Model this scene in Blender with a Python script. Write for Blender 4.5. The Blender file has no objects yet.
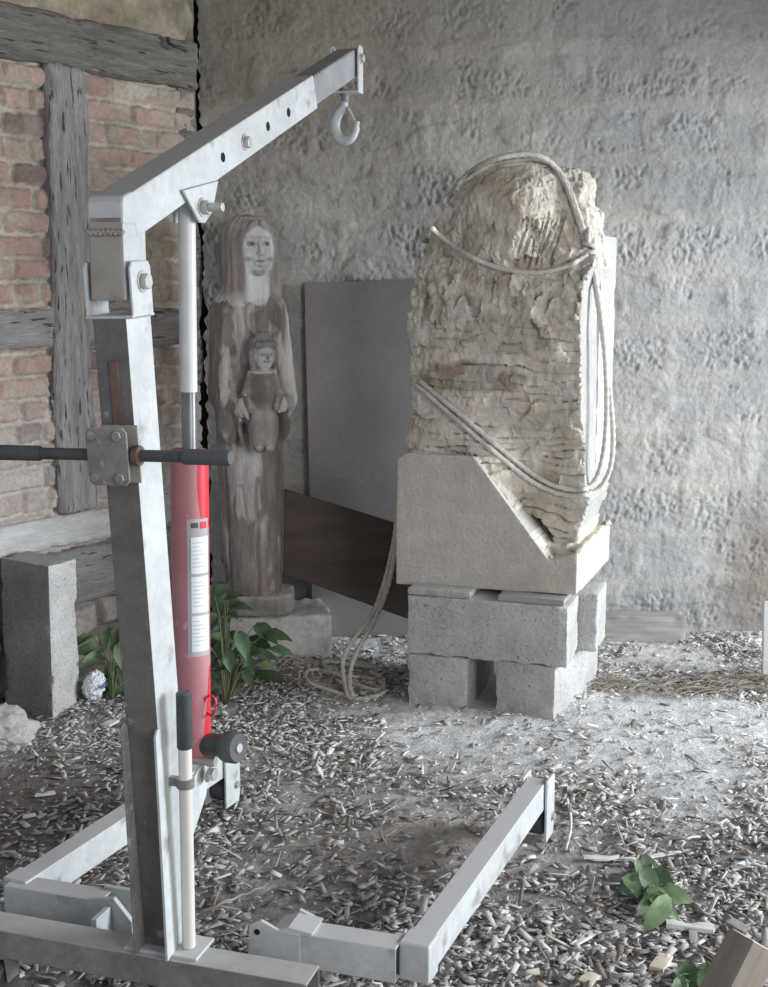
import bpy, bmesh, math, random
import numpy as np
from mathutils import Vector, Matrix
from mathutils.bvhtree import BVHTree
random.seed(7); rng = np.random.default_rng(7)
C = bpy.context.scene.collection
R = math.radians

# ------------------------------------------------------------------ camera model (f in pixels of the 768 x 987 frame)
F_PX, CAM_H = 1250.0, 1.4
PITCH = math.atan(213.5 / F_PX); CP, SP = math.cos(PITCH), math.sin(PITCH)
def ray(x, y):
    a = (x - 384) / F_PX; b = (493.5 - y) / F_PX
    return Vector((a, CP + b * SP, -SP + b * CP))
def atZ(x, y, z=0.0):
    r = ray(x, y); t = (z - CAM_H) / r.z
    return Vector((r.x * t, r.y * t, z))
def atY(x, y, Y):
    r = ray(x, y); t = Y / r.y
    return Vector((r.x * t, Y, CAM_H + r.z * t))

# ------------------------------------------------------------------ numpy noise
_P = np.random.default_rng(3).permutation(256).astype(np.int64)
_P = np.concatenate([_P, _P, _P])
_G = np.random.default_rng(4).normal(size=(256, 3)); _G /= np.linalg.norm(_G, axis=1)[:, None]
def noise3(x, y, z):
    x, y, z = np.broadcast_arrays(np.asarray(x, float), np.asarray(y, float), np.asarray(z, float))
    xi = np.floor(x).astype(np.int64); yi = np.floor(y).astype(np.int64); zi = np.floor(z).astype(np.int64)
    xf, yf, zf = x - xi, y - yi, z - zi
    u, v, w = [t * t * t * (t * (t * 6 - 15) + 10) for t in (xf, yf, zf)]
    xi &= 255; yi &= 255; zi &= 255
    def g(a, b, c):
        h = _P[_P[_P[(xi + a) & 255] + ((yi + b) & 255)] + ((zi + c) & 255)]
        q = _G[h]
        return q[..., 0] * (xf - a) + q[..., 1] * (yf - b) + q[..., 2] * (zf - c)
    l = lambda a, b, t: a + t * (b - a)
    return l(l(l(g(0,0,0), g(1,0,0), u), l(g(0,1,0), g(1,1,0), u), v),
             l(l(g(0,0,1), g(1,0,1), u), l(g(0,1,1), g(1,1,1), u), v), w) * 1.6
def fbm(x, y, z, o=4, lac=2.1, gain=.5):
    s = 0; a = 1
    for i in range(o):
        s = s + a * noise3(x, y, z); x, y, z = x * lac + 7.3, y * lac + 3.1, z * lac + 5.7; a *= gain
    return s
def sstep(a, b, x):
    t = np.clip((x - a) / (b - a), 0, 1); return t * t * (3 - 2 * t)

# ------------------------------------------------------------------ materials
MATS = {}
def mat(name, c1, c2=None, scale=6, rough=.85, metal=0.0, bump=.25, bscale=70, attr=False, dust=None, dust_amt=.5, stretch=None, detail=6, spots=None, grain=0.0, gscale=120):
    m = bpy.data.materials.new(name); m.use_nodes = True
    nt = m.node_tree; N = nt.nodes; L = nt.links
    bs = N['Principled BSDF']; bs.inputs['Roughness'].default_value = rough; bs.inputs['Metallic'].default_value = metal
    tc = N.new('ShaderNodeTexCoord'); mp = N.new('ShaderNodeMapping'); L.new(tc.outputs['Object'], mp.inputs[0])
    if stretch: mp.inputs['Scale'].default_value = stretch
    n1 = N.new('ShaderNodeTexNoise'); n1.inputs['Scale'].default_value = scale; n1.inputs['Detail'].default_value = detail; L.new(mp.outputs[0], n1.inputs[0])
    rp = N.new('ShaderNodeValToRGB'); rp.color_ramp.elements[0].position = .32; rp.color_ramp.elements[1].position = .68; L.new(n1.outputs[0], rp.inputs[0])
    def rgb(c): return (*c, 1)
    mx = N.new('ShaderNodeMix'); mx.data_type = 'RGBA'
    L.new(rp.outputs[0], mx.inputs[0])
    if attr:
        at = N.new('ShaderNodeAttribute'); at.attribute_name = 'Col'
        mu = N.new('ShaderNodeMix'); mu.data_type = 'RGBA'; mu.blend_type = 'MULTIPLY'; mu.inputs[0].default_value = 1
        mx.inputs[6].default_value = rgb(c1); mx.inputs[7].default_value = rgb(c2 or c1)
        L.new(at.outputs['Color'], mu.inputs[6]); L.new(mx.outputs[2], mu.inputs[7]); col = mu.outputs[2]
    else:
        mx.inputs[6].default_value = rgb(c1); mx.inputs[7].default_value = rgb(c2 or c1); col = mx.outputs[2]
    if spots:
        sc_, lo, hi, c3 = spots
        n3 = N.new('ShaderNodeTexNoise'); n3.inputs['Scale'].default_value = sc_; n3.inputs['Detail'].default_value = 5; L.new(mp.outputs[0], n3.inputs[0])
        r3 = N.new('ShaderNodeValToRGB'); r3.color_ramp.elements[0].position = lo; r3.color_ramp.elements[1].position = hi; L.new(n3.outputs[0], r3.inputs[0])
        m3 = N.new('ShaderNodeMix'); m3.data_type = 'RGBA'; L.new(r3.outputs[0], m3.inputs[0]); L.new(col, m3.inputs[6]); m3.inputs[7].default_value = rgb(c3); col = m3.outputs[2]
    if grain:
        n4 = N.new('ShaderNodeTexNoise'); n4.inputs['Scale'].default_value = gscale; n4.inputs['Detail'].default_value = 4; n4.inputs['Roughness'].default_value = .7; L.new(mp.outputs[0], n4.inputs[0])
        r4 = N.new('ShaderNodeMapRange'); r4.inputs[1].default_value = .3; r4.inputs[2].default_value = .7; r4.inputs[3].default_value = 1 - grain; r4.inputs[4].default_value = 1 + grain * .7; L.new(n4.outputs[0], r4.inputs[0])
        m4 = N.new('ShaderNodeVectorMath'); m4.operation = 'SCALE'; L.new(col, m4.inputs[0]); L.new(r4.outputs[0], m4.inputs['Scale']); col = m4.outputs[0]
    if dust:
        ge = N.new('ShaderNodeNewGeometry'); sx = N.new('ShaderNodeSeparateXYZ'); L.new(ge.outputs['Normal'], sx.inputs[0])
        mr = N.new('ShaderNodeMapRange'); mr.inputs[1].default_value = .2; mr.inputs[2].default_value = .95; mr.inputs[3].default_value = 0; mr.inputs[4].default_value = dust_amt
        L.new(sx.outputs[2], mr.inputs[0])
        n2 = N.new('ShaderNodeTexNoise'); n2.inputs['Scale'].default_value = 14; n2.inputs['Detail'].default_value = 6; L.new(tc.outputs['Object'], n2.inputs[0])
        mm = N.new('ShaderNodeMath'); mm.operation = 'MULTIPLY'; mm.use_clamp = True; L.new(mr.outputs[0], mm.inputs[0])
        ma = N.new('ShaderNodeMath'); ma.operation = 'ADD'; ma.inputs[1].default_value = .55; L.new(n2.outputs[0], ma.inputs[0]); L.new(ma.outputs[0], mm.inputs[1])
        md = N.new('ShaderNodeMix'); md.data_type = 'RGBA'; L.new(mm.outputs[0], md.inputs[0]); L.new(col, md.inputs[6]); md.inputs[7].default_value = rgb(dust); col = md.outputs[2]
    L.new(col, bs.inputs['Base Color'])
    if bump:
        nb = N.new('ShaderNodeTexNoise'); nb.inputs['Scale'].default_value = bscale; nb.inputs['Detail'].default_value = 7; nb.inputs['Roughness'].default_value = .65; L.new(mp.outputs[0], nb.inputs[0])
        bp = N.new('ShaderNodeBump'); bp.inputs['Strength'].default_value = bump; bp.inputs['Distance'].default_value = .01; L.new(nb.outputs[0], bp.inputs['Height']); L.new(bp.outputs[0], bs.inputs['Normal'])
    MATS[name] = m
    return m

DUST = (.52, .51, .50)
mat('wall_concrete', (.80,.80,.82), (1.08,1.06,1.02), scale=3.2, bump=.55, bscale=55, attr=True, rough=.95, grain=.14, gscale=60)
mat('wall_brick', (.84,.84,.84), (1.1,1.08,1.06), scale=14, bump=.7, bscale=60, attr=True, rough=.95, grain=.2, gscale=70)
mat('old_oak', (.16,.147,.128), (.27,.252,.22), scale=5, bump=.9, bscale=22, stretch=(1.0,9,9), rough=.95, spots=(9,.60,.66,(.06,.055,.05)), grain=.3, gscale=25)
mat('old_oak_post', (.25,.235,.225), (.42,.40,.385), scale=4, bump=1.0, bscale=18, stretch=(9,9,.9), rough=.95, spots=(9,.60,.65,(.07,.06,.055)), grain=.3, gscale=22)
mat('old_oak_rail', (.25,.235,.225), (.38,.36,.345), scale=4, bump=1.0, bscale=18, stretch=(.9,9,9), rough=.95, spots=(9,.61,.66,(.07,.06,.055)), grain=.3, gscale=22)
mat('sill_wood', (.44,.43,.42), (.60,.59,.58), scale=5, bump=.5, bscale=30, stretch=(1.0,8,8), rough=.95, grain=.18, gscale=30)
mat('earth', (.86,.86,.86), (1.1,1.1,1.1), scale=25, bump=.9, bscale=90, attr=True, rough=1, grain=.3, gscale=90)
mat('chip', (.85,.85,.85), (1.1,1.08,1.05), scale=30, bump=.2, bscale=120, attr=True, rough=.95)
mat('ceiling_wood', (.20,.18,.15), (.28,.25,.21), rough=1)
mat('block', (.43,.425,.41), (.58,.575,.56), scale=9, bump=.9, bscale=75, rough=.95, grain=.17, gscale=110, spots=(95,.62,.70,(.24,.235,.23)), dust=(.62,.61,.59), dust_amt=.6)
mat('block_grey_shade', (.19,.185,.18), (.27,.265,.26), scale=7, bump=.7, bscale=90, rough=.95, grain=.2, gscale=100, spots=(70,.62,.70,(.14,.135,.13)), dust=(.50,.50,.49), dust_amt=.5)  # front shade of the standing block put into its grey
mat('limestone', (.90,.90,.90), (1.08,1.06,1.03), scale=16, bump=.8, bscale=70, attr=True, rough=.95, grain=.12, gscale=90)
mat('sawn_stone', (.43,.435,.435), (.50,.50,.495), scale=6, bump=.08, bscale=80, rough=.9)
mat('plinth', (.50,.49,.47), (.62,.61,.59), scale=10, grain=.2, gscale=60, bump=.3, bscale=60, rough=.95, dust=(.60,.59,.57), dust_amt=.6)
mat('statue_wood', (.80,.80,.80), (1.2,1.17,1.15), scale=9, bump=.4, bscale=40, stretch=(3,3,.7), attr=True, rough=.8, grain=.16, gscale=40)
mat('statue_base_wood', (.26,.24,.22), (.40,.38,.36), scale=10, bump=.5, bscale=50, rough=.9, dust=(.60,.58,.56), dust_amt=.9)
mat('rope', (.56,.53,.47), (.72,.70,.65), scale=60, bump=.3, bscale=200, rough=.95)
mat('hardboard', (.215,.195,.185), (.29,.27,.26), scale=2.5, bump=.05, rough=.8, grain=.1, gscale=50)
mat('brown_board', (.065,.047,.038), (.10,.072,.058), scale=4, bump=.1, rough=.7, stretch=(1,6,6))
mat('paint', (.46,.48,.48), (.57,.595,.60), scale=9, bump=.1, bscale=40, rough=.55, dust=(.56,.545,.545), dust_amt=.8, spots=(15,.60,.70,(.33,.325,.315)), grain=.12, gscale=45)
mat('mast_rear_shade', (.115,.108,.102), (.18,.172,.163), scale=7, bump=.1, rough=.65, grain=.2, gscale=40, spots=(30,.64,.70,(.28,.27,.26)))  # crane finish darkened to carry the shade on the mast's rear
mat('dirty_shaded_steel', (.18,.173,.166), (.28,.272,.26), scale=9, grain=.22, gscale=45, bump=.12, bscale=50, rough=.65, spots=(40,.62,.70,(.40,.39,.38)), dust=DUST, dust_amt=.7)  # steel dirt, with shade of rear-facing parts mixed into the colour
mat('purple_steel', (.24,.235,.255), (.37,.365,.39), scale=10, bump=.1, bscale=50, rough=.5, dust=(.36,.35,.36), dust_amt=.4)
mat('weld_brown', (.30,.275,.24), (.40,.37,.33), scale=12, bump=.15, bscale=50, rough=.7, spots=(22,.6,.68,(.27,.21,.16)))
mat('rust', (.12,.075,.055), (.20,.13,.10), scale=20, bump=.3, rough=.9)
mat('black_grip', (.045,.047,.052), (.085,.088,.095), scale=14, bump=.1, rough=.55, dust=(.2,.2,.2), dust_amt=.25)
mat('bolt_zinc', (.42,.41,.38), (.55,.54,.50), scale=20, metal=.4, rough=.4, bump=0)
mat('chrome', (.6,.61,.62), (.75,.76,.77), scale=10, metal=.9, rough=.22, bump=0)
mat('rod_dark', (.16,.16,.17), (.26,.26,.27), scale=20, metal=.6, rough=.3, bump=0)
mat('rod_pale', (.52,.54,.54), (.64,.66,.66), scale=12, rough=.4, bump=.03, spots=(18,.70,.74,(.2,.2,.2)))
mat('red_dusty', (.36,.125,.145), (.45,.205,.22), scale=7, rough=.6, bump=.04, spots=(26,.66,.74,(.50,.36,.36)))
mat('red_clean', (.60,.015,.03), (.66,.025,.04), scale=7, rough=.35, bump=0)
mat('label_paper', (.66,.68,.71), (.74,.76,.79), scale=6, rough=.6, bump=0)
mat('label_back', (.33,.32,.33), (.42,.41,.42), scale=12, rough=.6, bump=0)
mat('print_grey', (.40,.42,.45), rough=.7, bump=0)
mat('cream_pole', (.60,.585,.53), (.70,.685,.63), scale=10, rough=.5, bump=.05)
mat('shade_black', (.008,.008,.008), rough=1, bump=0)  # near-black standing in for shade inside holes and the wall gap
mat('leaf', (.055,.105,.045), (.105,.165,.075), scale=16, rough=.6, bump=.1, attr=True)
mat('stem', (.10,.14,.06), (.16,.17,.10), rough=.8)
mat('twig', (.26,.21,.17), (.42,.37,.31), scale=20, rough=.95, bump=.3)
mat('pale_wood', (.60,.59,.575), (.74,.73,.71), scale=7, stretch=(1,8,8), rough=.9, bump=.2)
mat('cream_wood', (.62,.52,.40), (.72,.63,.52), scale=7, stretch=(1,8,8), rough=.9, bump=.2)
mat('grey_wood', (.30,.285,.265), (.42,.40,.38), scale=7, stretch=(1,8,8), rough=.95, bump=.3)
mat('offcut_wood', (.20,.172,.14), (.28,.245,.205), scale=5, stretch=(8,8,1), rough=.9, bump=.3)
mat('rag', (.66,.68,.72), (.78,.80,.84), scale=18, rough=.7, bump=.2, spots=(30,.55,.60,(.12,.18,.36)))
mat('pale_rock', (.34,.32,.31), (.44,.42,.41), scale=10, rough=.95, bump=.5, bscale=50)
mat('dark_post', (.16,.13,.105), (.24,.20,.165), scale=6, stretch=(8,8,1), rough=.95, bump=.3)

# ------------------------------------------------------------------ object helpers
def link(name, me, m=None, parent=None, smooth=None):
    o = bpy.data.objects.new(name, me); C.objects.link(o)
    if m is not None:
        for mm in (m if isinstance(m, (list, tuple)) else [m]): me.materials.append(MATS[mm])
    if parent is not None: o.parent = parent
    if smooth == 'auto':
        me.polygons.foreach_set('use_smooth', [True] * len(me.polygons))
        me.set_sharp_from_angle(angle=R(38)) if hasattr(me, 'set_sharp_from_angle') else None
    elif smooth: me.polygons.foreach_set('use_smooth', [True] * len(me.polygons))
    return o
def tag(o, label, cat, group=None, kind=None):
    o['label'] = label; o['category'] = cat
    if group: o['group'] = group
    if kind: o['kind'] = kind
    return o
def struct(o, kind='structure'): o['kind'] = kind; return o
def empty(name, loc, rz=0, label=None, cat=None, group=None):
    o = bpy.data.objects.new(name, None); o.empty_display_size = .1; C.objects.link(o); o.location = loc; o.rotation_euler = (0, 0, rz)
    if label: tag(o, label, cat, group)
    return o

class MB:
    def __init__(s): s.v = []; s.f = []; s.m = []
    def add(s, vs, fs, mi=0):
        b = len(s.v); s.v += [tuple(v) for v in vs]; s.f += [tuple(i + b for i in f) for f in fs]; s.m += [mi] * len(fs); return s
    def box(s, c, d, rot=None, mi=0):
        c = Vector(c); h = Vector(d) / 2; M = rot or Matrix.Identity(3)
        vs = [c + M @ Vector((x * h.x, y * h.y, z * h.z)) for z in (-1, 1) for y in (-1, 1) for x in (-1, 1)]
        return s.add(vs, [(0,2,3,1), (4,5,7,6), (0,1,5,4), (2,6,7,3), (0,4,6,2), (1,3,7,5)], mi)
    def prism(s, poly, y0, y1, mi=0, fn=None):
        """poly in (a, b) extruded along a third axis; fn(a, b, t) -> xyz"""
        n = len(poly); fn = fn or (lambda a, b, t: (a, t, b))
        vs = [fn(a, b, y0) for a, b in poly] + [fn(a, b, y1) for a, b in poly]
        fs = [tuple(range(n)), tuple(range(2 * n - 1, n - 1, -1))] + [(i, i + n, (i + 1) % n + n, (i + 1) % n) for i in range(n)]
        return s.add(vs, fs, mi)
    def cyl(s, p0, p1, r0, r1=None, n=16, mi=0, cap=True):
        p0, p1 = Vector(p0), Vector(p1); r1 = r0 if r1 is None else r1
        d = (p1 - p0).normalized(); a = d.orthogonal().normalized(); b = d.cross(a)
        vs = [p + (a * math.cos(t) + b * math.sin(t)) * r for p, r in ((p0, r0), (p1, r1)) for t in [2 * math.pi * i / n for i in range(n)]]
        fs = [(i, (i + 1) % n, (i + 1) % n + n, i + n) for i in range(n)]
        if cap: fs += [tuple(range(n - 1, -1, -1)), tuple(range(n, 2 * n))]
        return s.add(vs, fs, mi)
    def lathe(s, p0, d, prof, n=20, mi=0):
        """prof = [(t along d, r)]"""
        p0 = Vector(p0); d = Vector(d).normalized(); a = d.orthogonal().normalized(); b = d.cross(a); k = len(prof)
        vs = [p0 + d * t + (a * math.cos(q) + b * math.sin(q)) * r for t, r in prof for q in [2 * math.pi * i / n for i in range(n)]]
        fs = [(j * n + i, j * n + (i + 1) % n, (j + 1) * n + (i + 1) % n, (j + 1) * n + i) for j in range(k - 1) for i in range(n)]
        fs += [tuple(range(n - 1, -1, -1)), tuple(range((k - 1) * n, k * n))]
        return s.add(vs, fs, mi)
    def recttube(s, p0, p1, w, h, t=.004, up=(0, 0, 1), mi=0):
        """hollow rectangular section, open ends with wall thickness"""
        p0, p1 = Vector(p0), Vector(p1); d = (p1 - p0).normalized(); x = d.cross(Vector(up)).normalized(); z = x.cross(d)
        def ring(p, ww, hh): return [p + x * (sx * ww / 2) + z * (sz * hh / 2) for sx, sz in ((-1,-1), (1,-1), (1,1), (-1,1))]
        vs = ring(p0, w, h) + ring(p1, w, h) + ring(p0, w - 2*t, h - 2*t) + ring(p1, w - 2*t, h - 2*t)
        fs = []
        for i in range(4):
            j = (i + 1) % 4
            fs += [(i, j, j + 4, i + 4), (i + 8, i + 12, j + 12, j + 8), (i, i + 8, j + 8, j), (i + 4, j + 4, j + 12, i + 12)]
        return s.add(vs, fs, mi)
    def tube(s, pts, r, n=10, mi=0, twist=0, amp=0):
        pts = [Vector(p) for p in pts]; k = len(pts); rr = r if isinstance(r, (list, tuple)) else [r] * k
        t = (pts[1] - pts[0]).normalized(); a = t.orthogonal().normalized(); vs = []; L = 0
        for i, p in enumerate(pts):
            t2 = (pts[min(i + 1, k - 1)] - pts[max(i - 1, 0)])
            t2 = t2.normalized() if t2.length > 1e-9 else t
            q = t.rotation_difference(t2); a = (q @ a); a = (a - t2 * a.dot(t2)).normalized(); t = t2; b = t.cross(a)
            if i: L += (p - pts[i-1]).length
            for j in range(n):
                th = 2 * math.pi * j / n
                rad = rr[i] * (1 + amp * math.cos(3 * th - twist * L))
                vs.append(p + (a * math.cos(th) + b * math.sin(th)) * rad)
        fs = [(i * n + j, i * n + (j + 1) % n, (i + 1) * n + (j + 1) % n, (i + 1) * n + j) for i in range(k - 1) for j in range(n)]
        fs += [tuple(range(n - 1, -1, -1)), tuple(range((k - 1) * n, k * n))]
        return s.add(vs, fs, mi)
    def mesh(s, name='m'):
        me = bpy.data.meshes.new(name); me.from_pydata(s.v, [], s.f)
        bm = bmesh.new(); bm.from_mesh(me); bmesh.ops.recalc_face_normals(bm, faces=bm.faces); bm.to_mesh(me); bm.free()
        if any(s.m): me.polygons.foreach_set('material_index', s.m)
        me.update(); return me
    def build(s, name, m, parent=None, bevel=0, smooth=None, seg=2):
        o = link(name, s.mesh(name), m, parent, smooth)
        if bevel:
            b = o.modifiers.new('Bevel', 'BEVEL'); b.width = bevel; b.segments = seg; b.limit_method = 'ANGLE'; b.angle_limit = R(40)
        return o

def np_mesh(name, V, Fq, col=None):
    me = bpy.data.meshes.new(name); V = np.asarray(V, np.float32); Fq = np.asarray(Fq, np.int32)
    k = Fq.shape[1]
    me.vertices.add(len(V)); me.vertices.foreach_set('co', V.ravel())
    me.loops.add(Fq.size); me.loops.foreach_set('vertex_index', Fq.ravel())
    me.polygons.add(len(Fq)); me.polygons.foreach_set('loop_start', np.arange(0, Fq.size, k, dtype=np.int32))
    try: me.polygons.foreach_set('loop_total', np.full(len(Fq), k, np.int32))
    except Exception: pass
    me.update(calc_edges=True); me.validate()
    if col is not None: set_col(me, col)
    return me
def set_col(me, col):
    col = np.asarray(col, np.float32)
    if col.shape[1] == 3: col = np.concatenate([col, np.ones((len(col), 1), np.float32)], 1)
    a = me.color_attributes.new('Col', 'FLOAT_COLOR', 'POINT'); a.data.foreach_set('color', col.ravel())
def get_v(me):
    v = np.empty(len(me.vertices) * 3, np.float32); me.vertices.foreach_get('co', v); return v.reshape(-1, 3).astype(float)
def get_n(me):
    v = np.empty(len(me.vertices) * 3, np.float32); me.vertices.foreach_get('normal', v); return v.reshape(-1, 3).astype(float)
def set_v(me, v): me.vertices.foreach_set('co', np.asarray(v, np.float32).ravel()); me.update()
def grid_faces(nu, nv):
    i, j = np.meshgrid(np.arange(nu - 1), np.arange(nv - 1), indexing='ij'); a = (i * nv + j).ravel()
    return np.stack([a, a + nv, a + nv + 1, a + 1], 1)

def rough_box(size, res=.012, r=.008, amp=.0015, ns=60, stretch=(1, 1, 1), big=.0, bigs=6, seed=0, chip=.0):
    """rounded, slightly irregular block centred at the origin: verts, quads"""
    sx, sy, sz = size; h = np.array(size) / 2; vs = {}; V = []; Fq = []
    n = [max(2, int(round(d / res))) for d in size]
    lin = [np.linspace(-h[k], h[k], n[k] + 1) for k in range(3)]
    def vid(i, j, k):
        key = (i, j, k)
        if key not in vs: vs[key] = len(V); V.append((lin[0][i], lin[1][j], lin[2][k]))
        return vs[key]
    for ax in range(3):
        a, b = [(1, 2), (2, 0), (0, 1)][ax]
        for side in (0, n[ax]):
            for i in range(n[a]):
                for j in range(n[b]):
                    def id_(p, q):
                        t = [0, 0, 0]; t[ax] = side; t[a] = p; t[b] = q; return vid(*t)
                    f = (id_(i, j), id_(i + 1, j), id_(i + 1, j + 1), id_(i, j + 1))
                    Fq.append(f if side else f[::-1])
    V = np.array(V); rr = min(r, h.min() * .9)
    q = np.clip(V, -(h - rr), h - rr); d = V - q; L = np.linalg.norm(d, axis=1, keepdims=True); nrm = d / np.maximum(L, 1e-9)
    P = q + nrm * rr
    st = np.array(stretch); X = (P * ns * st).T + seed * 11.3
    dd = amp * fbm(*X, o=3)
    if big: dd = dd + big * fbm(*((P * bigs).T + seed * 5.1), o=2)
    if chip:
        edge = (np.sort(h - np.abs(P), axis=1)[:, 1])
        dd = dd - chip * sstep(.03, 0, edge) * sstep(.0, .5, noise3(*((P * 14).T + seed * 3.7)))
    P = P + nrm * dd[:, None]
    return P, np.array(Fq)
def rough_obj(name, size, m, loc=(0, 0, 0), rot=(0, 0, 0), parent=None, smooth='auto', **k):
    P, Fq = rough_box(size, **k); me = np_mesh(name, P, Fq); o = link(name, me, m, parent, smooth)
    o.location = loc; o.rotation_euler = rot; return o

# ------------------------------------------------------------------ SDF volumes
class Vol:
    def __init__(s, lo, hi, vox):
        s.lo = np.array(lo, float); s.vox = vox; n = np.ceil((np.array(hi) - s.lo) / vox).astype(int) + 1; s.n = n
        s.ax = [s.lo[k] + vox * np.arange(n[k]) for k in range(3)]
        s.D = np.full(tuple(n), 1.0, np.float32)
    def _sl(s, lo, hi):
        return tuple(slice(max(0, int((lo[k] - s.lo[k]) / s.vox)), min(s.n[k], int((hi[k] - s.lo[k]) / s.vox) + 2)) for k in range(3))
    def xyz(s, sl=None):
        sl = sl or (slice(None),) * 3
        return s.ax[0][sl[0]][:, None, None], s.ax[1][sl[1]][None, :, None], s.ax[2][sl[2]][None, None, :]
    def op(s, f, lo, hi, k=.01, sub=False):
        pad = max(k, s.vox * 3) + .01; sl = s._sl(np.array(lo) - pad, np.array(hi) + pad)
        if any(q.stop <= q.start for q in sl): return
        d = f(*s.xyz(sl)); D = s.D[sl]
        if sub:
            h = np.maximum(k - np.abs(D + d), 0) / k; s.D[sl] = np.maximum(D, -d) + h * h * k / 4
        else:
            h = np.maximum(k - np.abs(D - d), 0) / k; s.D[sl] = np.minimum(D, d) - h * h * k / 4
    def ell(s, c, r, k=.01, sub=False, rz=0):
        c = np.array(c); r = np.array(r, float); cs, sn = math.cos(rz), math.sin(rz); R_ = r.max()
        def f(x, y, z):
            x, y, z = x - c[0], y - c[1], z - c[2]
            if rz: x, y = x * cs + y * sn, -x * sn + y * cs
            k0 = np.sqrt((x/r[0])**2 + (y/r[1])**2 + (z/r[2])**2); k1 = np.sqrt((x/r[0]**2)**2 + (y/r[1]**2)**2 + (z/r[2]**2)**2)
            return k0 * (k0 - 1) / np.maximum(k1, 1e-6)
        e = np.array([R_ if rz else r[0], R_ if rz else r[1], r[2]])
        s.op(f, c - e, c + e, k, sub)
    def cap(s, a, b, ra, rb=None, k=.01, sub=False):
        a = np.array(a, float); b = np.array(b, float); rb = ra if rb is None else rb; ab = b - a; l2 = ab @ ab; m = max(ra, rb)
        def f(x, y, z):
            t = np.clip(((x-a[0])*ab[0] + (y-a[1])*ab[1] + (z-a[2])*ab[2]) / l2, 0, 1)
            return np.sqrt((x-a[0]-t*ab[0])**2 + (y-a[1]-t*ab[1])**2 + (z-a[2]-t*ab[2])**2) - (ra + (rb - ra) * t)
        s.op(f, np.minimum(a, b) - m, np.maximum(a, b) + m, k, sub)
    def extract(s):
        import openvdb
        D = s.D.copy(); D[0] = D[-1] = 1; D[:, 0] = D[:, -1] = 1; D[:, :, 0] = D[:, :, -1] = 1
        g = openvdb.FloatGrid(1.0); g.copyFromArray(np.clip(D, -1, 1))
        P, Q = g.convertToQuads(isovalue=0.0)[:2]
        P = np.asarray(P, float) * s.vox + s.lo; Q = np.asarray(Q, int)
        a, b, c = P[Q[:, 0]], P[Q[:, 1]], P[Q[:, 2]]; d = P[Q[:, 3]]
        vol = np.einsum('ij,ij->i', a, np.cross(b, c)).sum() + np.einsum('ij,ij->i', a, np.cross(c, d)).sum()
        if vol < 0: Q = Q[:, ::-1]
        return P, Q
def poly_sdf(px, pz, poly):
    """signed distance to a polygon, negative inside; px, pz broadcastable arrays"""
    px, pz = np.broadcast_arrays(px, pz); d = np.full(px.shape, 1e9); s = np.ones(px.shape); n = len(poly)
    for i in range(n):
        ax, az = poly[i]; bx, bz = poly[i - 1]; ex, ez = bx - ax, bz - az; wx, wz = px - ax, pz - az
        t = np.clip((wx * ex + wz * ez) / (ex * ex + ez * ez), 0, 1); d = np.minimum(d, (wx - ex * t)**2 + (wz - ez * t)**2)
        c1 = pz >= az; c2 = pz < bz; c3 = ex * wz > ez * wx
        s = np.where((c1 & c2 & c3) | (~c1 & ~c2 & ~c3), -s, s)
    return s * np.sqrt(d)

# ================================================================== THE SETTING
WALL_Y = 4.85
CORNER = Vector((-.72, WALL_Y, 0)); WD = Vector((-.569, -.822, 0)); WN = Vector((.822, -.569, 0))   # left wall: away from the corner towards the camera

# ground height
def ground(x, y):
    x = np.asarray(x, float); y = np.asarray(y, float)
    h = .010 * fbm(x * 2.5, y * 2.5, 0.3, o=3) + .004 * fbm(x * 14, y * 14, 1.3, o=3)
    h += .030 * np.exp(-(((x - .12) / .26)**2 + ((y - 3.0) / .30)**2))              # bare earth mound
    h += .020 * sstep(4.45, 4.85, y) - .012
    h += .035 * np.exp(-(((x + .98) / .16)**2 + ((y - 3.95) / .12)**2))             # heap at the foot of the left block
    h += .030 * np.exp(-(((x + .42) / .22)**2 + ((y - 4.42) / .22)**2))
    h += .018 * np.exp(-(((x - .35) / .45)**2 + ((y - 3.95) / .16)**2))
    return h
x0, x1, y0, y1 = -3.2, 3.6, .4, 5.3
# fine patch in view + coarse surroundings in one grid with graded spacing
gx = np.concatenate([np.linspace(x0, -1.7, 30, endpoint=False), np.arange(-1.7, 1.8, .012), np.linspace(1.8, x1, 36)])
gy = np.concatenate([np.linspace(y0, 1.4, 30, endpoint=False), np.arange(1.4, 5.0, .012), np.linspace(5.0, y1, 6)])
GX, GY = np.meshgrid(gx, gy, indexing='ij')
GZ = ground(GX, GY) + .003 * fbm(GX * 45, GY * 45, 2.0, o=2)
def dustmap(x, y):
    """0 dark damp soil ... 1 pale stone dust"""
    d = .40 + .28 * fbm(x * 1.6, y * 1.6, 5.0, o=3)
    d = d + .55 * np.exp(-(((x - .55) / .75)**2 + ((y - 3.75) / .50)**2))
    d = d + .35 * sstep(3.3, 4.0, y) * sstep(-.5, .3, x)
    d = d - .50 * np.exp(-(((x + .95) / .40)**2 + ((y - 2.95) / .55)**2))
    d = d - .28 * sstep(2.9, 2.2, y)
    d = d - .45 * np.exp(-(((x - .95) / .30)**2 + ((y - 2.95) / .12)**2))
    d = d - .55 * np.exp(-(((x - 1.1) / .38)**2 + ((y - 4.22) / .06)**2))
    return np.clip(d, 0, 1)
D = dustmap(GX, GY) - .3 * np.exp(-(((GX + 1.0) / .28)**2 + ((GY - 3.05) / .42)**2)); D = np.clip(D + .25 * fbm(GX * 20, GY * 20, 9.0, o=3), 0, 1)[..., None]
bare = np.exp(-(((GX - .12) / .24)**2 + ((GY - 3.0) / .28)**2))[..., None]
col = (1 - D) * np.array((.20, .178, .165)) + D * np.array((.70, .69, .685))
col = col * (1 - .9 * bare) + .9 * bare * np.array((.54, .49, .45))
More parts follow.
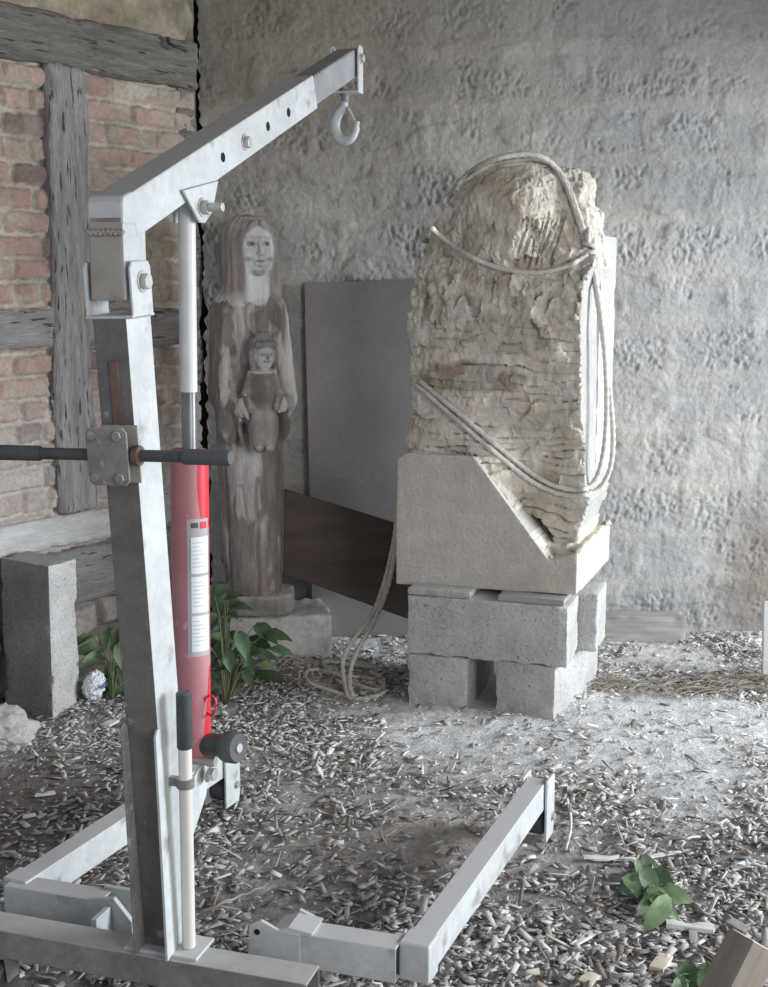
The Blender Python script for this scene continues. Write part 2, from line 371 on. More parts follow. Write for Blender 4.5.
me = np_mesh('floor', np.stack([GX, GY, GZ], -1).reshape(-1, 3), grid_faces(len(gx), len(gy)), col.reshape(-1, 3))
struct(link('floor', me, 'earth', smooth=True))

# back wall of rough concrete blocks with smeared joints
u = np.concatenate([np.arange(-.72, 1.7, .0052), np.arange(1.7, 2.5, .02)]); w = np.arange(-.06, 2.74, .0052)
U, Wz = np.meshgrid(u, w, indexing='ij')
course = .205; uu = U + .02 * fbm(U * 3, Wz * 3, 0., o=2); ww = Wz + .018 * fbm(U * 2.2, Wz * 3, 4., o=2)
row = np.floor(ww / course); fz = ww / course - row; bl = .42
fx = (uu + (row % 2) * bl / 2 + .07 * np.sin(row * 7.1)) / bl; bidx = np.floor(fx); fx = fx - bidx
jz = np.minimum(fz, 1 - fz) * course; jx = np.minimum(fx, 1 - fx) * bl
joint = np.maximum(sstep(.045, .012, jz + .022 * noise3(U * 9, Wz * 9, 2.)), sstep(.035, .010, jx + .02 * noise3(U * 9, Wz * 9, 3.)) * .8)
rough_m = np.clip(sstep(-.12, .35, fbm(U * 4, Wz * 5, 7., o=3)) * (1 - joint), 0, 1)
pits = np.minimum(0, noise3(U * 52, Wz * 40, 1.) + .12) * .009 + np.minimum(0, noise3(U * 95, Wz * 80, 4.) + .1) * .005
crust = np.clip(fbm(U * 34, Wz * 26, 9., o=3), -1, 1); rough_m = np.clip(rough_m * 1.0 + .03, 0, 1); worm = sstep(.10, .0, np.abs(noise3(U * 26, Wz * 34, 3.3))) * sstep(-.1, .3, fbm(U * 5, Wz * 6, 3., o=2))
hgt = .003 * joint - .0022 * worm + .0024 * crust * (.25 + rough_m) + .005 * fbm(U * 6, Wz * 6, 1., o=3) + rough_m * (pits + .0035 * fbm(U * 60, Wz * 60, 8., o=2)) + .0012 * fbm(U * 30, Wz * 30, 6., o=3)
lump = sstep(.30, .55, noise3(U * 5, Wz * 11, 12.)); hgt += .005 * lump
# ragged left edge
edge = -.688 + .018 * noise3(Wz * 9, 0, 3.) + .012 * noise3(Wz * 30, 0, 7.)
Ux = np.maximum(U, edge)
rnd = (np.sin(row * 12.9 + bidx * 78.2) * 43758.5) % 1.0
base = np.array((.47, .472, .47)); mort = np.array((.54, .525, .495)); dark = np.array((.30, .305, .31))
tone = (joint * .55 + .35 * sstep(-.2, .4, fbm(U * 1.4, Wz * 1.8, 15., o=3)))[..., None].clip(0, 1)
col = base * (1 - tone) + mort * tone
col = col * (.94 + .08 * rnd)[..., None]
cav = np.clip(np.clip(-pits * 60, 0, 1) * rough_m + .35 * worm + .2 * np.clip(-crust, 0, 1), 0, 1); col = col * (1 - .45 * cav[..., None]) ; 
brown = (sstep(1.2, 2.2, Wz) * sstep(1.2, -.5, U))[..., None]; col = col * (1 - brown) + brown * col * np.array((.62, .565, .48))  # dimmer light at the upper left painted in as a browner tone
stain_shade = (sstep(1.22, 1.48, U) * sstep(.75, .25, Wz) * (1 + .4 * fbm(U * 5, Wz * 4, 2., o=2)))[..., None].clip(0, 1)  # brown stain and shadow at the lower right, painted together
col = col * (1 - .75 * stain_shade) + .75 * stain_shade * np.array((.17, .14, .115))
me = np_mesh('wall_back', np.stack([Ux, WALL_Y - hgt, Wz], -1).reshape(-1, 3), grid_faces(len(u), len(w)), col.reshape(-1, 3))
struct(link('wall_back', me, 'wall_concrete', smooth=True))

# left wall: half-timbered brick infill, s measured from the corner, z up
s_ = np.arange(.0, 2.6, .006); w = np.arange(-.06, 2.72, .006)
S, Wz = np.meshgrid(s_, w, indexing='ij')
ch, bw = .0775, .225
zz = Wz + .008 * fbm(S * 4, Wz * 2, 0., o=2); ss = S + .012 * fbm(S * 5, Wz * 5, 3., o=2)
row = np.floor(zz / ch); fz = zz / ch - row
jit = (np.sin(row * 91.7) * 917.3) % 1.0
fx = ss / bw + (row % 2) * .5 + jit * .25; bi = np.floor(fx); fx = fx - bi
hdr = ((np.sin(row * 12.3 + bi * 45.1) * 1373.7) % 1.0) < .35        # some bricks show as two headers
jx1 = np.minimum(fx, 1 - fx) * bw; jx2 = np.where(hdr, np.abs(fx - .5) * bw, 1.)
jx = np.minimum(jx1, jx2); jz = np.minimum(fz, 1 - fz) * ch
bid = row * 57.3 + bi * 13.7 + np.where(hdr & (fx > .5), 5.1, 0)
rnd = (np.sin(bid) * 43758.5) % 1.0; rnd2 = (np.sin(bid * 1.7 + 3) * 24634.6) % 1.0
jd = np.minimum(jx, jz) + .007 * noise3(S * 28, Wz * 28, 2.) + .004 * noise3(S * 60, Wz * 60, 6.)
br = sstep(.005, .012, jd)
miss = rnd2 < .06
br = np.where(miss, br * .15, br)
smear = sstep(.0, .40, fbm(S * 7, Wz * 9, 11., o=4)) * (1 - sstep(.35, .9, S) * .35)   # mortar smeared over bricks
smear = np.maximum(smear, sstep(.26, .12, S) * .65)
bcol = np.array((.37, .245, .205)) * (1 - rnd[..., None]) + np.array((.47, .35, .30)) * rnd[..., None]
bcol = np.where((rnd2 > .84)[..., None], np.array((.23, .17, .155)), bcol)
mcol = np.array((.50, .455, .38)) * (.9 + .25 * fbm(S * 6, Wz * 6, 3., o=2))[..., None]
f = (br * (1 - .8 * smear))[..., None]; col = bcol * f + mcol * (1 - f)
pale = sstep(1.2, .75, Wz)[..., None] * .45; col = col * (1 - pale) + pale * np.array((.52, .50, .49))   # lower bricks dusted
yel = sstep(2.25, 2.30, Wz)[..., None]; col = col * (1 - yel) + yel * np.array((.40, .355, .25)) * (.85 + .4 * fbm(S * 9, Wz * 9, 2., o=3))[..., None]
hgt = br * (.016 + .006 * rnd) * (1 - .45 * smear) + .005 * fbm(S * 22, Wz * 22, 4., o=4) + .003 * smear * fbm(S * 40, Wz * 40, 1.)
up = Wz > 2.26; hgt = np.where(up, .01 + .012 * fbm(S * 10, Wz * 10, 9., o=4), hgt)
# rubble foundation below the sill
low = sstep(.30, .24, Wz)
rx = S * 5 + .5 * noise3(S * 4, Wz * 4, 2.); rz = Wz * 7 + .4 * noise3(S * 4, Wz * 4, 5.)
cell = np.minimum(np.abs(rx - np.round(rx)), np.abs(rz - np.round(rz)))
sto = sstep(.04, .16, .5 - np.maximum(np.abs(rx - np.floor(rx) - .5), np.abs(rz - np.floor(rz) - .5)))
hs = sto * .03 + .010 * fbm(S * 14, Wz * 14, 3., o=4); hgt = hgt * (1 - low) + hs * low
col = col * (1 - low[..., None]) + low[..., None] * (np.array((.42, .39, .36)) * (.6 + .4 * sto + .2 * fbm(S * 9, Wz * 9, 1., o=3))[..., None])
col = np.clip(col, .02, 1)
P = np.stack([CORNER.x + WD.x * S + WN.x * hgt, CORNER.y + WD.y * S + WN.y * hgt, Wz], -1).reshape(-1, 3)
me = np_mesh('wall_left', P, grid_faces(len(s_), len(w))[:, ::-1], col.reshape(-1, 3))
struct(link('wall_left', me, 'wall_brick', smooth=True))
WROT = math.atan2(WD.y, WD.x)
def timber(name, s0, s1, z0, z1, out, m, thick=.12, vertical=False, seed=0, tilt=0, amp=.006):
    L, Hh = s1 - s0, z1 - z0; c = CORNER + WD * ((s0 + s1) / 2) + WN * (out - thick / 2)
    st = (5, 5, .5) if vertical else (.5, 5, 5)
    P, Fq = rough_box((L, thick, Hh), res=.014, r=.012, amp=amp, ns=16, stretch=st, big=.006, bigs=4, seed=seed, chip=.012)
    if tilt: P[:, 0] += tilt * P[:, 2] / Hh
    o = link(name, np_mesh(name, P, Fq), m, None, True); o.location = (c.x, c.y, (z0 + z1) / 2); o.rotation_euler = (0, 0, WROT)
    return struct(o)
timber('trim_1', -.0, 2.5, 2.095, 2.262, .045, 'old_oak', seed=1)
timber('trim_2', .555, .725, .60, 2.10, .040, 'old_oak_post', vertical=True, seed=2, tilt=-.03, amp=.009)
timber('trim_3', .72, 2.4, 1.175, 1.305, .030, 'old_oak_rail', seed=3)
timber('trim_4', .02, .57, 1.16, 1.30, .030, 'old_oak_rail', seed=4)
timber('trim_5', .20, 2.4, .49, .60, .042, 'sill_wood', seed=5, amp=.004)
timber('trim_6', .10, 1.6, .27, .475, .035, 'old_oak_rail', seed=6)
timber('trim_7', -.02, .085, 1.0, 2.72, .012, 'old_oak', vertical=True, seed=8)
# black sheet standing in for shade in the wall gap, ceiling boards overhead
b = MB(); b.box((-.78, 5.02, 1.33), (.5, .04, 2.8)); struct(b.build('gap_shade_backing', 'shade_black'))
b = MB(); b.box((-.2, 3.0, 2.78), (6.2, 4.6, .05)); struct(b.build('ceiling', 'ceiling_wood'))
# iron wall hook on the corner post
hp = [atY(168, 38, 4.68), atY(169, 43, 4.66), atY(174, 46, 4.65), atY(181, 48, 4.65), atY(186, 51, 4.68)]
tag(MB().tube(hp, .006, n=8).build('wall_hook', 'black_grip', smooth=True), 'small bent black iron hook high on the corner of the timber frame', 'hook')

# ================================================================== CONCRETE BLOCKS AND CARVED STONE
def place_box(name, fl, ang, L, Dp, Hh, z0, m, label, cat, group=None, **k):
    """front-left bottom corner fl=(x,y), front direction at ang degrees"""
    a = R(ang); ux = Vector((math.cos(a), math.sin(a))); uy = Vector((-math.sin(a), math.cos(a)))
    c = Vector(fl) + ux * L / 2 + uy * Dp / 2
    o = rough_obj(name, (L, Dp, Hh), m, (c.x, c.y, z0 + Hh / 2), (0, 0, a), **k)
    return tag(o, label, cat, group)
G = 'concrete blocks stacked under the carved stone'
bk = dict(res=.008, r=.006, amp=.0020, ns=90, chip=.006)
p = atZ(407, 704, 0); place_box('concrete_block', (p.x, p.y), -17, .205, .46, .202, -.028, 'block', 'rough grey concrete block at the lower left of the stack, beside the rope coil', 'concrete block', G, seed=1, **bk)
p = atZ(495, 710, 0); place_box('concrete_block', (p.x, p.y), -27, .205, .46, .202, -.028, 'block', 'pale concrete block at the lower right of the stack with a long bright side', 'concrete block', G, seed=2, **bk)
p = atZ(407, 653, .177); A2 = -18.5
place_box('concrete_block', (p.x, p.y), A2, .535, .195, .200, .1765, 'block', 'long grey concrete block lying across the two lower blocks', 'concrete block', G, seed=3, **bk)
a = R(A2); q = Vector((p.x, p.y)) + Vector((math.cos(a), math.sin(a))) * .062 + Vector((-math.sin(a), math.cos(a))) * .204
place_box('concrete_block', q, A2, .535, .195, .200, .1765, 'block', 'pale concrete block lying behind the long grey one, its end showing at the right', 'concrete block', G, seed=4, **bk)
def sh(px0, px1, z, th, dp, m, nm, lab, cat, inset=.0):
    a_ = atZ(px0, 588, z); q_ = Vector((a_.x, a_.y))
    f0 = Vector((p.x, p.y)); ux = Vector((math.cos(a), math.sin(a))); uy = Vector((-math.sin(a), math.cos(a)))
    s0 = (px0 - 407) / (571 - 407) * .535; s1 = (px1 - 407) / (571 - 407) * .535
    place_box(nm, f0 + ux * s0 + uy * inset, A2, s1 - s0, dp, th, z, m, lab, cat, res=.008, r=.004, amp=.0012, ns=60)
sh(407, 472, .3775, .0215, .35, 'block', 'stone_slip', 'thin pale stone slip wedged under the left of the carved block', 'stone slip', .004)
sh(500, 566, .3775, .020, .35, 'grey_wood', 'wooden_slip', 'thin grey wooden slip wedged under the right of the carved block', 'wood strip', .01)

# --- the big rough-hewn stone
SROT = -20.5; SZ0 = .4005
sp = atZ(397, 580, SZ0)
SA = R(SROT); SUX = Vector((math.cos(SA), math.sin(SA), 0)); SUY = Vector((-math.sin(SA), math.cos(SA), 0)); SO = Vector((sp.x, sp.y, SZ0))
def s_local(px, py, yl):
    """pixel -> (x, z) on the stone's plane at local depth yl"""
    r = ray(px, py); o = Vector((0, 0, CAM_H)) - SO - SUY * yl; t = -(o.dot(SUY)) / r.dot(SUY); P = o + r * t
    return (P.dot(SUX), P.z)
stone = empty('carved_stone', SO, SA, 'roughly hewn pale limestone figure block on stacked concrete blocks, bound with rope', 'stone sculpture')
YF = .045
outline = [s_local(x, y, YF + .05) for x, y in [(409,470),(404,440),(413,405),(410,385),(408,350),(406,335),(408,300),(414,268),(421,243),(427,226),(434,216),(444,206),(449,190),(457,174),(467,166),(490,164),(530,164),(566,164),(573,172),(576,182),(574,200),(582,208),(584,226),(589,238),(594,262),(586,290),(584,330),(584,400),(583,470),(584,485),(588,503),(580,525),(574,548),(558,550),(540,520)]]
base_poly = [s_local(x, y, 0) for x, y in [(396,584),(576,595),(577,553),(548,560),(474,457),(408,453),(397,458)]]
top_z = s_local(520, 164, YF + .05)[1]; bl_x = base_poly[1][0]; bl_top = base_poly[2][1]
V_ = Vol((-.06, -.03, -.02), (.78, .66, top_z + .04), .0045)
X, Y_, Z_ = V_.xyz()
pd = poly_sdf(X[:, :, 0][:, 0][:, None] + 0 * Z_[0, 0][None, :], Z_[0, 0][None, :], outline)   # (nx, nz)
bd = poly_sdf(X[:, 0, 0][:, None], Z_[0, 0][None, :], base_poly)
xs = X[:, 0, 0][:, None]; zs = Z_[0, 0][None, :]
cx = (s_local(420, 300, .1)[0] + s_local(590, 300, .1)[0]) / 2
zneck = s_local(500, 262, .1)[1]; dome_c = s_local(510, 215, .1)
yf = YF + .0 * xs + .0 * zs
t = (xs - cx) / .30
yf = yf + .055 * np.clip(-t - .2, 0, 2)**2 * 1.6
dome = np.exp(-(((xs - dome_c[0]) / .18)**2)) * sstep(zneck - .03, zneck + .03, zs)
yf = yf + sstep(zneck - .08, zneck + .06, zs) * (.085 - .08 * dome) + .12 * sstep(zneck + .15, top_z + .02, zs)**2
yf = yf + .06 * sstep(dome_c[0] + .05, dome_c[0] + .20, xs) * sstep(zneck - .05, zneck + .1, zs)
yf = yf + .075 * sstep(.62, .45, zs) * sstep(.30, .40, xs)          # recess beside the sawn diagonal
yf = yf + .016 * fbm(xs * 7, zs * 7, 1., o=3)
body = np.maximum(pd[:, None, :], np.maximum(yf[:, None, :] - Y_, Y_ - .44))
kk = .02; basev = np.maximum(bd[:, None, :], np.maximum(-Y_, Y_ - .56))
V_.D = np.minimum(body, basev).astype(np.float32)
# lower right slab of the base behind the diagonal, running back
def box_f(lo, hi):
    lo, hi = np.array(lo), np.array(hi)
    return lambda x, y, z: np.maximum(np.maximum(np.maximum(lo[0] - x, x - hi[0]), np.maximum(lo[1] - y, y - hi[1])), np.maximum(lo[2] - z, z - hi[2]))
V_.op(box_f((.25, .08, .0), (bl_x - .001, .56, bl_top - .002)), (.25, .08, 0), (bl_x, .56, bl_top), k=.012)
# diagonal claw-chisel gouges
for i in range(9):
    gx0, gz0 = s_local(527 + i * 4.2, 226 - abs(i - 4) * 1.5 - i * 1.2, .12); gx1, gz1 = s_local(519 + i * 4.2, 262 - i * 1.0 + (i % 3) * 4, .1)
    def near(gx, gz):
        ix = int(np.clip((gx - V_.lo[0]) / V_.vox, 0, V_.n[0] - 1)); iz = int(np.clip((gz - V_.lo[2]) / V_.vox, 0, V_.n[2] - 1)); return float(yf[ix, iz])
    V_.cap((gx0, near(gx0, gz0) + .006, gz0), (gx1, near(gx1, gz1) + .006, gz1), .0065, .008, k=.003, sub=True)
for (xa, ya, xb, yb) in [(432,323,478,322),(456,331,490,322),(462,341,492,330),(505,275,535,248),(512,268,548,240)]:
    a0, a1 = s_local(xa, ya, .07); b0, b1 = s_local(xb, yb, .07); V_.cap((a0, near(a0, a1), a1), (b0, near(b0, b1), b1), .005, .004, k=.004, sub=True)
Pq, Qq = V_.extract()
me = np_mesh('stone_body', Pq, Qq); n_ = get_n(me); v = get_v(me)
bx_, bz_ = v[:, 0], v[:, 2]
outl = np.array(base_poly)
inb = poly_sdf(bx_, bz_, base_poly)
is_base = (inb < .004) & (v[:, 1] < .02) | ((bz_ < bl_top - .006) & (n_[:, 0] > .5)) | (bz_ < .01)
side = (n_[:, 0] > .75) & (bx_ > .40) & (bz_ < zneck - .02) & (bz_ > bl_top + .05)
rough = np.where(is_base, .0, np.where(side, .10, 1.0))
front = (-n_[:, 1]).clip(0, 1)
zst = s_local(500, 330, .07)[1]
strata = sstep(zst + .05, zst - .05, bz_)
rid = np.abs(noise3(bx_ * 18 + bz_ * 14, v[:, 1] * 22, bz_ * 11 - bx_ * 5)); rid2 = np.abs(noise3(bx_ * 42, v[:, 1] * 42, bz_ * 26 + bx_ * 12))
chz = np.abs(noise3(bx_ * 34 + bz_ * 20, v[:, 1] * 34, bz_ * 9 + 4)); fac_ = np.abs(noise3(bx_ * 9 + 3, v[:, 1] * 9, bz_ * 9))
mid_ = np.exp(-((bz_ - s_local(500, 292, .07)[1]) / .10)**2)
from mathutils.kdtree import KDTree
def facets(spac, zs_, sd, tilt):
    r_ = np.random.default_rng(sd); nS = int(1.6 / spac ** 2); ids = r_.choice(len(v), nS, replace=False); sc3 = np.array((1, 1, zs_)); sv = v[ids] * sc3
    kd = KDTree(nS)
    for i_, q_ in enumerate(sv): kd.insert(q_, i_)
    kd.balance(); jit_ = np.stack([fbm(v[:, 0] * 30, v[:, 1] * 30, v[:, 2] * 30 + k_ * 9, o=2) for k_ in range(3)], 1) * .005
    idx = np.fromiter((kd.find(q_)[1] for q_ in v * sc3 + jit_), int, len(v)); rv = r_.normal(size=(nS, 3)) * tilt; of_ = r_.uniform(-1, 1, nS) * spac * .12
    return np.einsum('ij,ij->i', v - v[ids][idx], rv[idx]) + of_[idx]
fct = facets(.036, .6, 5, .22); fct2 = facets(.016, .5, 6, .25)
dis_top = .40 * fct + .45 * fct2 + .25 * (.012 * (fac_ - .25) + (.009 + .018 * mid_) * (rid - .25) + (.008 + .006 * mid_) * (chz - .25)) + mid_ * (.5 * fct + .006 * (rid - .25)) + .0022 * fbm(bx_ * 70, v[:, 1] * 70, bz_ * 40, o=2)
zz = bz_ + .022 * noise3(bx_ * 5, v[:, 1] * 5, bz_ * 3) + .008 * noise3(bx_ * 17, v[:, 1] * 9, bz_ * 9) + .03 * bx_
lay = zz / .031 + 1.1 * noise3(0 * bx_, 0 * bx_, bz_ * 9); li = np.floor(lay); lf = lay - li
off = (np.sin(li * 37.7) * 971.3) % 1.0; off2 = noise3(bx_ * 7, li * 3.3, 0.)
lm = sstep(-.15, .35, noise3(bx_ * 6, li * 5.1, 3.))
dis_low = (.005 * off + .010 * off2) - lm * (.013 * sstep(.80, 1., lf) + .006 * sstep(.14, 0, lf)) + .003 * fbm(bx_ * 22, v[:, 1] * 22, bz_ * 40, o=3) + .28 * fct2 + .22 * fct
dis = (dis_top * (1 - strata) + dis_low * strata) * rough + np.where(is_base, .0006 * fbm(bx_ * 50, v[:, 1] * 50, bz_ * 50, o=2), 0)
for i in range(7):
    q0 = s_local(529 + i * 5.4 + (i * 7 % 3), 232 - abs(i - 3) * 2 - i * 1.6 - (i * 5 % 4) * 2, .09); q1 = s_local(517 + i * 5.2, 258 - i * 1.0 + (i * 5 % 4) * 4, .07)
    ex_, ez_ = q1[0] - q0[0], q1[1] - q0[1]; t_ = np.clip(((bx_ - q0[0]) * ex_ + (bz_ - q0[1]) * ez_) / (ex_**2 + ez_**2), 0, 1)
    dd_ = np.hypot(bx_ - q0[0] - ex_ * t_, bz_ - q0[1] - ez_ * t_); dis = dis - .010 * sstep(.0058, .0012, dd_) * front
dome_smooth = np.exp(-(((bx_ - dome_c[0] + .03) / .09)**2 + ((bz_ - dome_c[1] + .03) / .08)**2)) * front
v2 = v + n_ * (dis * (1 - .6 * dome_smooth))[:, None]
set_v(me, v2)
cream = np.array((.74, .685, .595)); white = np.array((.76, .745, .71)); beige = np.array((.61, .545, .46)); brownc = np.array((.33, .255, .19)); grey = np.array((.60, .57, .525))
mixv = sstep(-.3, .4, fbm(bx_ * 5, v[:, 1] * 5, bz_ * 5, o=3))[:, None]
col = cream * (1 - mixv) + beige * mixv
def patch(px, py, w_, h_, amt):
    c = s_local(px, py, .08); e = ((bx_ - c[0]) / w_)**2 + ((bz_ - c[1]) / h_)**2
    return (sstep(1.7, .8, e + .6 * fbm(bx_ * 16, v[:, 1] * 8, bz_ * 22, o=3)) * amt * front)[:, None]
for q in [patch(508, 335, .13, .06, .75), patch(470, 377, .17, .045, .9), patch(480, 240, .10, .08, .35), patch(540, 515, .07, .12, .45)]:
    col = col * (1 - q) + q * brownc
pw = (sstep(.3, -.3, fbm(bx_ * 9, v[:, 1] * 9, bz_ * 9 + 3, o=3)) * .5)[:, None]; col = col * (1 - pw) + pw * white
col = np.where(is_base[:, None], grey * (1 + .06 * fbm(bx_ * 6, v[:, 1] * 6, bz_ * 6, o=3))[:, None], col)
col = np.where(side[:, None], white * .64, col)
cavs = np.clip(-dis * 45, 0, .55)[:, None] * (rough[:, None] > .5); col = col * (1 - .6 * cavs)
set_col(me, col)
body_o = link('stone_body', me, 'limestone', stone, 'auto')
# sawn slab left standing behind the right-hand face
xr = s_local(584, 330, YF + .05)[0]; zt = s_local(606, 236, .42)[1]; zb = s_local(606, 486, .42)[1]
xsl = xr + .012
P, Fq = rough_box((xsl - xr + .08, .27, zt - zb), res=.012, r=.004, amp=.0008, ns=50, chip=.006)
o = link('sawn_slab', np_mesh('sawn_slab', P, Fq), 'sawn_stone', stone, 'auto'); o.location = ((xr - .08 + xsl) / 2, .435, (zt + zb) / 2)
o['label'] = 'smooth white sawn slab face'

# --- rope, laid on the stone's surface
dg = bpy.context.evaluated_depsgraph_get()
SM = Matrix.Translation(SO) @ Matrix.Rotation(SA, 4, 'Z')
def world_tris(o, M):
    return [M @ vv.co for vv in o.data.vertices], [tuple(pp.vertices) for pp in o.data.polygons]
va, fa = world_tris(body_o, SM); vb, fb = world_tris(o, SM @ Matrix.Translation(o.location))
BV = BVHTree.FromPolygons(va + vb, fa + [tuple(i + len(va) for i in f) for f in fb])
RR = .0085
def on(px, py, Y=4.0, off=RR, push=0):
    r = ray(px, py).normalized(); h, n, i, d_ = BV.ray_cast(Vector((0, 0, CAM_H)), r)
    if h is None: return atY(px, py, Y)
    return h - r * (off * 1.1 + push)
def smooth_path(pts, step=.006, it=3):
    pts = [Vector(q) for q in pts]
    out = []
    for i in range(len(pts) - 1):
        p0, p1, p2, p3 = pts[max(i-1, 0)], pts[i], pts[i+1], pts[min(i+2, len(pts)-1)]
        n = max(2, int((p2 - p1).length / step))
        for j in range(n):
            t = j / n; out.append(.5 * ((2*p1) + (p2-p0)*t + (2*p0-5*p1+4*p2-p3)*t*t + (3*p1-p0-3*p2+p3)*t**3))
    out.append(pts[-1]); return out
def dense(pxs, n=4, Y=4.0):
    o_ = []
    for (x0_, y0_), (x1_, y1_) in zip(pxs[:-1], pxs[1:]):
        for j in range(n): o_.append((x0_ + (x1_-x0_)*j/n, y0_ + (y1_-y0_)*j/n))
    o_.append(pxs[-1]); return [on(x, y, Y) for x, y in o_]
def relax(pts, k=6):
    pts = [q.copy() for q in pts]
    for _ in range(k):
        pts = [pts[0]] + [(pts[i-1] + pts[i] * 2 + pts[i+1]) / 4 for i in range(1, len(pts)-1)] + [pts[-1]]
    out = []
    for q in pts:      # push back out of the stone
        r = (q - Vector((0, 0, CAM_H))); dist = r.length; h, n, i, d_ = BV.ray_cast(Vector((0, 0, CAM_H)), r.normalized())
        out.append(h - r.normalized() * RR if h is not None and d_ < dist + RR * .6 and dist - d_ < .25 else q)
    return out
def sl(x, y, z): return SM @ Vector((x, y, z))
rb = MB(); RA = dict(n=9, twist=230, amp=.16)
knot = on(589, 247, 4.02)
zk = knot.z - SZ0
n1 = relax(dense([(587,255),(570,266),(540,275),(500,270),(470,257),(448,242),(431,229)], 4))
lx = outline[7][0]
back = [sl(lx - .01, .22, zk + .03), sl(lx + .03, .46, zk + .03), sl(.30, .47, zk + .03), sl(xr - .05, .47, zk + .07), sl(xr - .03, .30, zk + .08), sl(xr - .005, .14, zk + .04), knot]
rb.tube(smooth_path(n1 + back), RR, **RA)
n2 = relax([atY(450, 196, 4.40), atY(458, 182, 4.34), atY(467, 170, 4.24)] + dense([(482,163),(500,157),(515,154),(530,153),(545,157),(558,167)], 2, 4.10) + dense([(566,180),(576,206),(583,228),(588,246)], 3, 4.05), 3)
rb.tube(smooth_path(n2), RR, **RA)
n2b = relax([atY(456, 190, 4.42), atY(470, 172, 4.34)] + dense([(484,166),(507,161),(530,158),(552,163),(565,178)], 2, 4.18) + dense([(572,200),(580,226),(587,248)], 2, 4.05), 3)
rb.tube(smooth_path(n2b), RR * .9, **RA)
def strand(pxs, Ys): return [atY(x, y, Yv) for (x, y), Yv in zip(pxs, Ys)]
kY = knot.y
n3 = strand([(589,250),(597,290),(603,335),(610,395),(617,440),(614,470),(606,485)], [kY, kY-.02, kY-.01, kY, kY, kY-.02, kY-.05]) + dense([(594,493),(575,497),(552,492),(530,481),(500,457),(465,427),(440,405),(418,386)], 4)
n4 = strand([(590,250),(599,290),(606,340),(609,400),(607,450),(602,474)], [kY-.02, kY-.04, kY-.03, kY-.02, kY-.03, kY-.06]) + dense([(592,487),(575,491),(553,486),(533,475),(503,451),(468,421),(443,400),(420,381)], 4)
rb.tube(smooth_path(relax(n3, 2)), RR * .95, **RA); rb.tube(smooth_path(relax(n4, 2)), RR * .95, **RA)
# round the left side and behind, then the two falls to the ground and the coil
e3 = n3[-1]; zl = e3.z - SZ0
rb.tube(smooth_path([e3, sl(outline[3][0] - .012, .16, zl + .01), sl(outline[3][0] - .01, .40, zl - .05), sl(outline[3][0] + .06, .50, zl - .10)]), RR, **RA)
# knot: a few tight turns
kn = []
for i in range(40):
    t = i / 39 * 2 * math.pi * 2.6; kn.append(knot + Vector((math.cos(t) * .017, -.012 + math.sin(t) * .012, .010 * math.sin(t * .5) + .006 - i * .0006)))
rb.tube(kn, RR * .9, **RA)
def gp(px, py, lift=.008):
    q = atZ(px, py, 0)
    for _ in range(3): q = atZ(px, py, float(ground(q.x, q.y)) + lift)
    return q
def fall(pxs, ys): return [atY(x, y, Yv) for (x, y), Yv in zip(pxs, ys)]
topY = 4.46
f1 = fall([(402,470),(397,515),(394,540),(385,580),(372,615),(352,642),(343,662),(345,682)], [4.50, 4.47, 4.45, 4.42, 4.37, 4.30, 4.24, 4.17]) + [gp(x, y) for x, y in [(350,698),(368,698),(383,693),(382,683),(365,678),(345,676),(328,669),(325,662),(345,664),(372,668)]]
f2 = fall([(404,472),(399,518),(396,545),(389,582),(376,618),(362,642),(352,665),(350,684)], [4.48, 4.45, 4.43, 4.40, 4.35, 4.28, 4.22, 4.15]) + [gp(x, y) for x, y in [(352,697),(335,692),(312,684),(305,676),(312,670),(335,674),(355,684),(378,690),(384,680),(370,672)]]
rb.tube(smooth_path(f1), RR * .95, **RA); rb.tube(smooth_path(f2), RR * .95, **RA)
tag(rb.build('rope', 'rope', smooth=True), 'long pale twisted rope looped round the stone and coiled on the ground', 'rope')

# ================================================================== STATUE
stX = atY(252, 590, 4.60)
PL_Z = stX.z
statue = empty('carved_statue', (stX.x + .008, 4.60, PL_Z), R(6), 'weathered wooden statue of a long-haired woman holding a seated child', 'statue'); statue.scale = (.93, .95, 1.026)
vox = .0028
V = Vol((-.20, -.27, -.02), (.21, .17, 1.41), vox)
zk_ = [-.02, 0, .18, .42, .56, .70, .82, .95, 1.03, 1.075, 1.11, 1.14, 1.2]
rxk = [.112, .113, .124, .131, .136, .140, .142, .141, .137, .126, .100, .06, .01]
X, Y_, Z_ = V.xyz()
rx = np.interp(V.ax[2], zk_, rxk)[None, None, :]; ry = rx * .80
xo = np.interp(V.ax[2], [0, .5, 1.1], [0, -.002, -.004])[None, None, :]
k0 = np.sqrt(((X - xo) / rx)**2 + (Y_ / ry)**2)
d = (k0 - 1) * np.minimum(rx, ry) * .9
V.D = np.maximum(np.maximum(d, -Z_), Z_ - 1.15).astype(np.float32)
# lower robe: two leg swells with a fold between, side hem folds
V.cap((-.035, -.060, .02), (-.04, -.060, .50), .045, .05, k=.04)
V.cap((.065, -.058, .02), (.06, -.060, .48), .036, .042, k=.03)
V.cap((.022, -.112, .0), (.035, -.115, .46), .014, .007, k=.010, sub=True)
V.cap((.018, -.108, .0), (-.045, -.112, .40), .009, .006, k=.010, sub=True)
V.cap((.098, -.07, .02), (.10, -.07, .5), .006, .003, k=.012, sub=True)
V.cap((-.10, -.07, .0), (-.108, -.07, .50), .012, .008, k=.012, sub=True)
